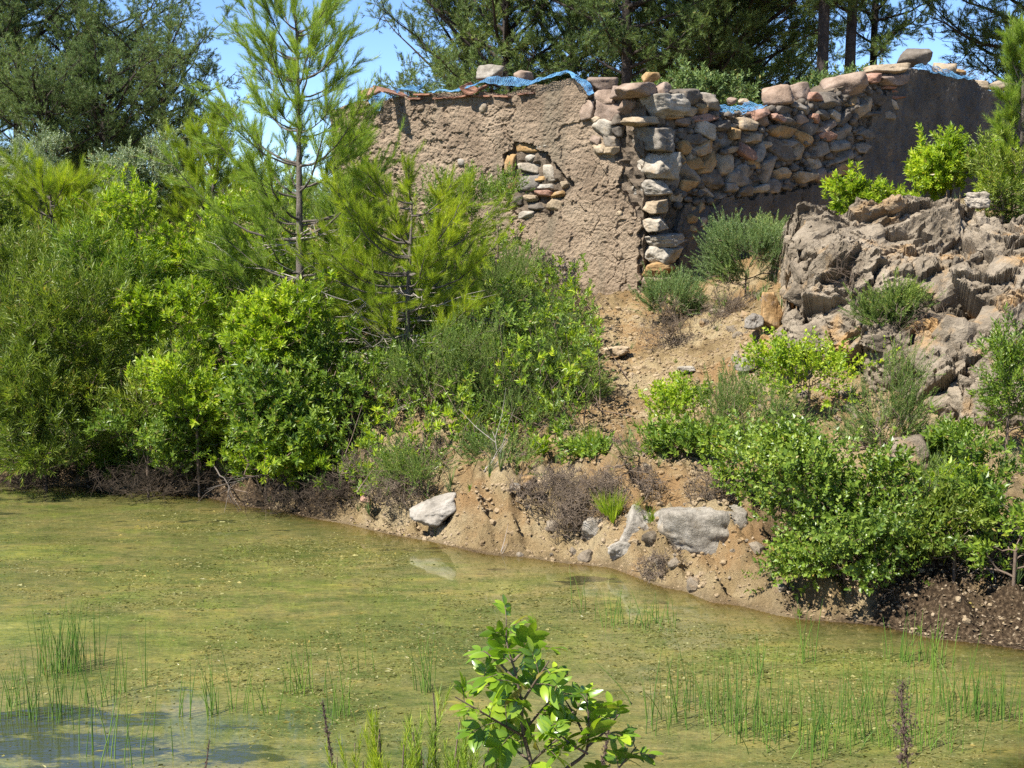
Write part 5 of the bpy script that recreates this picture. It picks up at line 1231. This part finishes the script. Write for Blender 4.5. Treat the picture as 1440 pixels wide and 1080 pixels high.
for px, py, n, rx, h, lb in [(92, 945, 46, .11, .42, 'dense clump of dark green rushes in the left of the pond'), (60, 1010, 22, .11, .42, 'loose rushes in the open water below the dense clump'), (30, 1000, 8, .10, .4, 'leaning rushes at the left edge over the reflected sky'), (138, 985, 10, .12, .40, 'few rushes right of the dense clump'),
        (200, 970, 3, .06, .40, 'two or three single rush stems right of the dense clump'), (170, 1060, 10, .14, .45, 'rush stems at the bottom left of the photo'), (280, 1005, 7, .07, .34, 'thin rush group left of the withered stalk'), (310, 1000, 8, .10, .38, 'rush stems around the bent yellow straw'), (355, 1000, 5, .08, .33, 'sparse stems near the small reflected sky patch'),
        (425, 975, 9, .07, .36, 'rush tuft with one strongly leaning stem'), (480, 1010, 8, .07, .42, 'rush stems behind the withered stalk'), (590, 970, 9, .05, .40, 'straight thin rushes left of the glossy shrub'), (500, 940, 3, .08, .30, 'faint far rush stems left of the middle'), (880, 880, 12, .14, .28, 'short far rushes below the big boulder'), (930, 880, 9, .12, .26, 'far rush group right of the short far rushes'),
        (820, 860, 3, .06, .32, 'two crossing stems in the water below the sandy bank'), (1000, 1000, 18, .16, .42, 'rushes right of the glossy shrub in a loose row'), (950, 1020, 14, .12, .4, 'rush stems next to the glossy shrub'), (1050, 1030, 20, .16, .45, 'dense rushes at the bottom between shrub and withered stalk'), (1125, 930, 5, .05, .40, 'tall pale pair of stems in the right half of the pond'), (1100, 1040, 20, .16, .4, 'bottom rushes left of the big withered stalk'),
        (1190, 1030, 30, .16, .40, 'thick green rushes just left of the big withered stalk'), (1160, 1060, 16, .12, .35, 'low thick rushes at the bottom edge'), (1270, 930, 14, .10, .30, 'far rush clump by the right shore'), (1310, 935, 16, .09, .32, 'bright far rush clump nearest the right shore'), (1350, 1000, 26, .12, .36, 'bright grassy rushes near the bottom right sand'), (1395, 1010, 24, .14, .36, 'rushes at the right edge above the sand'), (1290, 1050, 26, .16, .36, 'rushes right of the big withered stalk'), (1240, 1000, 12, .14, .36, 'sparse rushes behind the big withered stalk'), (1060, 950, 8, .07, .3, 'scattered far stems in the middle right')]:
    c = at_z(px, py); V, f = rush_mesh(rg, int(n * (1.8 if px > 850 else 1.7)), rx * .95, rx * .8, h * 1.15, r=.0029)
    tag(link('rush_tuft', mesh('rush_tuft', V, [f], M['rush'], True), None, (c[0], c[1], max(0, G(c[0], c[1])) - .02)), lb, 'rushes', UG)
    bpy.context.scene.objects  # keep order
# withered flower stalks
def stalk(px, py_top, Y, h, label, seed, n=60, wd=.02, fat=.004):
    rg = np.random.default_rng(seed); tp = at(px, py_top, Y); z = G(tp[0], Y); base = np.array([tp[0], Y, max(z, 0) if z > 0 else z]); H = tp[2] - base[2]
    s = np.linspace(0, 1, 8); P = np.stack([.03 * np.sin(s * 3 + seed), 0 * s, H * s], -1)
    mb = MB(); v, f = tubes(P[None], np.linspace(.006, .002, 8)[None], 5); mb.add(v, f)
    u = 1 - h / H * rg.random(n); pp = np.stack([np.interp(u, s, P[:, i]) for i in range(3)], -1)
    pq = pp.copy(); pp = pp + rg.normal(0, fat, pp.shape); v, f = tubes(np.stack([pq - [0, 0, .02], (pq + pp) / 2, pp], 1), np.tile([.0016, .0013, .0008], (n, 1)), 3); mb.add(v, f)
    scatter(mb, T_['herb'], pp, rg.normal(0, 1, (n, 3)) + [0, 0, .5], wd / .04 * rg.uniform(.5, 1.1, n) * (.5 + .5 * (1 - u) * H / h), rg)
    tag(link('withered_stalk', mb.mesh('withered_stalk', M['rust_stalk']), None, base), label, 'dry stalk', 'withered flower stalks by the near shore')
stalk(462, 985, 5.2, .26, 'short dark withered stalk at the bottom left of the glossy shrub', 1, 50, .013)
stalk(1278, 955, 6.3, .40, 'big dark withered stalk at the bottom right of the photo', 2, 170, .015, .022)
stalk(862, 1010, 4.6, .2, 'dark withered stalk directly right of the glossy shrub', 3, 60, .014)
stalk(288, 1040, 6.0, .2, 'thin dark stalk leaning in front of the small sky reflection', 4, 24, .010)
# ------------------------------------------------------------------ the near bank: glossy shrub and pine seedlings
def big_leaf(l, w):
    t = np.linspace(0, 1, 7); hw = w / 2 * np.sin(math.pi * np.clip(t, 0, 1) ** .95) ** .62; hw[0] = .003; hw[-1] = .0015
    z = -.22 * l * t ** 2
    C = np.stack([0 * t, l * t, z], -1); L_ = np.stack([-hw, l * t, z + .22 * hw], -1); R_ = np.stack([hw, l * t, z + .22 * hw], -1)
    V = np.concatenate([L_, C, R_]); i = np.arange(6)
    return V, np.concatenate([np.stack([i, i + 7, i + 8, i + 1], -1), np.stack([i + 7, i + 14, i + 15, i + 8], -1)])
def glossy_shrub():
    Y = 3.75; rg = np.random.default_rng(14); c = at(745, 1080, Y); z = G(c[0], Y); root = np.array([c[0], Y, z])
    t = thing('glossy_shrub', 'glossy green young shrub standing large at the bottom centre of the photo', 'shrub', root)
    def pt(a, b, dy=0.): return at(a, b, Y + dy) - root
    stems = [[(752, 1180, 0), (748, 1075, .0), (735, 1030, .0), (733, 985, 0), (725, 945, 0), (712, 905, 0), (712, 870, 0)], [(735, 1035, 0), (705, 1018, -.05), (675, 1000, -.1), (640, 980, -.12)],
             [(735, 1030, 0), (760, 1000, .06), (785, 975, .1), (790, 960, .1)], [(752, 1140, 0), (790, 1085, .03), (826, 1060, .02), (828, 1015, 0), (825, 975, 0)], [(826, 1050, 0), (850, 1030, .04), (870, 1005, .05)],
             [(733, 990, 0), (755, 955, -.05), (772, 930, -.08)], [(745, 1070, 0), (705, 1040, .1), (690, 1035, .1)], [(826, 1060, 0), (800, 1045, -.06), (775, 1020, -.1)], [(752, 1130, 0), (840, 1110, .1), (875, 1075, .1), (895, 1050, .1)],
             [(733, 1000, 0), (700, 975, .06), (680, 955, .08)], [(728, 960, 0), (700, 930, .02), (680, 915, .02)], [(722, 930, 0), (745, 905, .03), (760, 890, .04)], [(745, 1075, 0), (770, 1050, -.1), (790, 1035, -.12)], [(820, 1030, 0), (805, 1000, .06), (795, 985, .08)]]
    mb = MB(); leaves = MB(); LP = []
    TL = [big_leaf(.078, .034), big_leaf(.070, .031), big_leaf(.082, .030), big_leaf(.062, .029)]
    for k, S in enumerate(stems):
        A = np.array([pt(*q) for q in S]); m = len(A) * 4; s = np.linspace(0, len(A) - 1, m); Q = np.stack([np.interp(s, np.arange(len(A)), A[:, i]) for i in range(3)], -1)
        Q[1:-1] = (Q[:-2] + Q[1:-1] + Q[2:]) / 3
        v, f = tubes(Q[None], np.linspace(.0072 if k in (0, 3) else .0042, .0017, m)[None], 7); mb.add(v, f)
        ln = np.r_[0, np.cumsum(np.linalg.norm(np.diff(Q, axis=0), axis=1))]; total = ln[-1]; st = .22 if k in (0, 3, 8) else .03
        u = st; side = rg.uniform(0, 6)
        if k == 0: u = .36
        if k == 3: u = .25
        while u < total:
            # a compound leaf: a fine rachis with paired leaflets
            p = np.array([np.interp(u, ln, Q[:, i]) for i in range(3)]); ax = Q[min(m - 1, int(u / total * m) + 1)] - Q[max(0, int(u / total * m) - 1)]; ax /= np.linalg.norm(ax) + 1e-9
            side += 2.4 + rg.uniform(-.3, .3); o = np.cross(ax, [math.cos(side), math.sin(side), .2]); o /= np.linalg.norm(o) + 1e-9
            d = o * .85 + ax * .55 + np.array([0, 0, .15]); d /= np.linalg.norm(d); young = u / total
            L_ = rg.uniform(.07, .11) * (1 - .45 * young); e = p + d * L_ + [0, 0, -.008]
            v, f = tubes(np.array([[p, (p + e) / 2 + [0, 0, .006], e]]), np.array([[.0014, .0011, .0008]]), 5); mb.add(v, f)
            nrm = np.cross(d, np.cross([0, 0, 1.], d)); nrm += rg.normal(0, .35, 3); b = np.cross(d, nrm); b /= np.linalg.norm(b) + 1e-9; nrm = np.cross(b, d)
            for w in range(3):
                for sg in (-1, 1):
                    q = p + (e - p) * (.35 + .27 * w); y_ = d * .6 + b * sg * .9 + rg.normal(0, .14, 3); LP.append((q, y_, nrm + rg.normal(0, .25, 3), (1 - .4 * young) * rg.uniform(.75, 1.1)))
            LP.append((e, d + rg.normal(0, .1, 3), nrm, (1 - .4 * young) * rg.uniform(.8, 1.1)))
            u += rg.uniform(.030, .044) * (1 - .3 * young)
    for q, y_, n_, s in LP:
        y_ = y_ / np.linalg.norm(y_); x_ = np.cross(y_, n_); x_ /= np.linalg.norm(x_) + 1e-9; z_ = np.cross(x_, y_); v, f = TL[rg.integers(0, 4)]
        leaves.add((v * s) @ np.stack([x_, y_, z_]) + q, f)
    link('stems', mb.mesh('glossy_shrub_stems', M['twig'], True), t); link('leaves', leaves.mesh('glossy_shrub_leaves', M['glossy'], True), t)
glossy_shrub()
SG = 'pine seedlings on the near bank'
for i, (px, pt_, Y, ns, lb) in enumerate([(535, 1022, 3.9, 4, 'small yellow green pine seedling left of the others at the bottom'), (565, 1045, 3.8, 3, 'lowest pine seedling tip between its neighbours'), (612, 975, 3.9, 7, 'tallest bushy pine seedling under the left twigs of the glossy shrub'), (655, 1010, 3.85, 6, 'pine seedling directly left of the glossy shrub stem'), (700, 1050, 3.75, 4, 'pine seedling half hidden behind the glossy shrub stem'), (500, 1045, 4.0, 3, 'tiny pine seedling tip furthest from the glossy shrub')]):
    rg = np.random.default_rng(50 + i); c = at(px, pt_, Y); z = G(c[0], Y); root = np.array([c[0], Y, z]); H = c[2] - z
    t = thing('pine_seedling', lb, 'seedling', root, SG); mb = MB(); mc = MB()
    for k in range(ns):
        off = np.array([rg.uniform(-.06, .06), rg.uniform(-.05, .05), 0]) if k else np.zeros(3); hk = H * (1 if k == 0 else rg.uniform(.72, .95)); s = np.linspace(0, 1, 8)[:, None]
        P = np.array([0, 0, 0]) + off * s ** .7 * 1.2 + np.array([0, 0, hk]) * s + rg.normal(0, .004, (8, 3)) * s
        v, f = tubes(P[None], np.linspace(.006, .002, 8)[None], 5); mb.add(v, f)
        u = np.linspace(.25, .97, 9); pp = np.stack([np.interp(u, s[:, 0], P[:, q]) for q in range(3)], -1); dd = np.tile([0, 0, 1.], (9, 1)) + off * 2 + rg.normal(0, .12, (9, 3))
        scatter(mc, T_['seed'], pp - [0, 0, .12], dd, rg.uniform(.75, 1.0, 9), rg)
    link('stem', mb.mesh('seedling_stem', M['twig'], True), t); link('needles', mc.mesh('seedling_needles', M['pine_yellow'] if i in (0, 1, 5) else M['pine_young']), t)
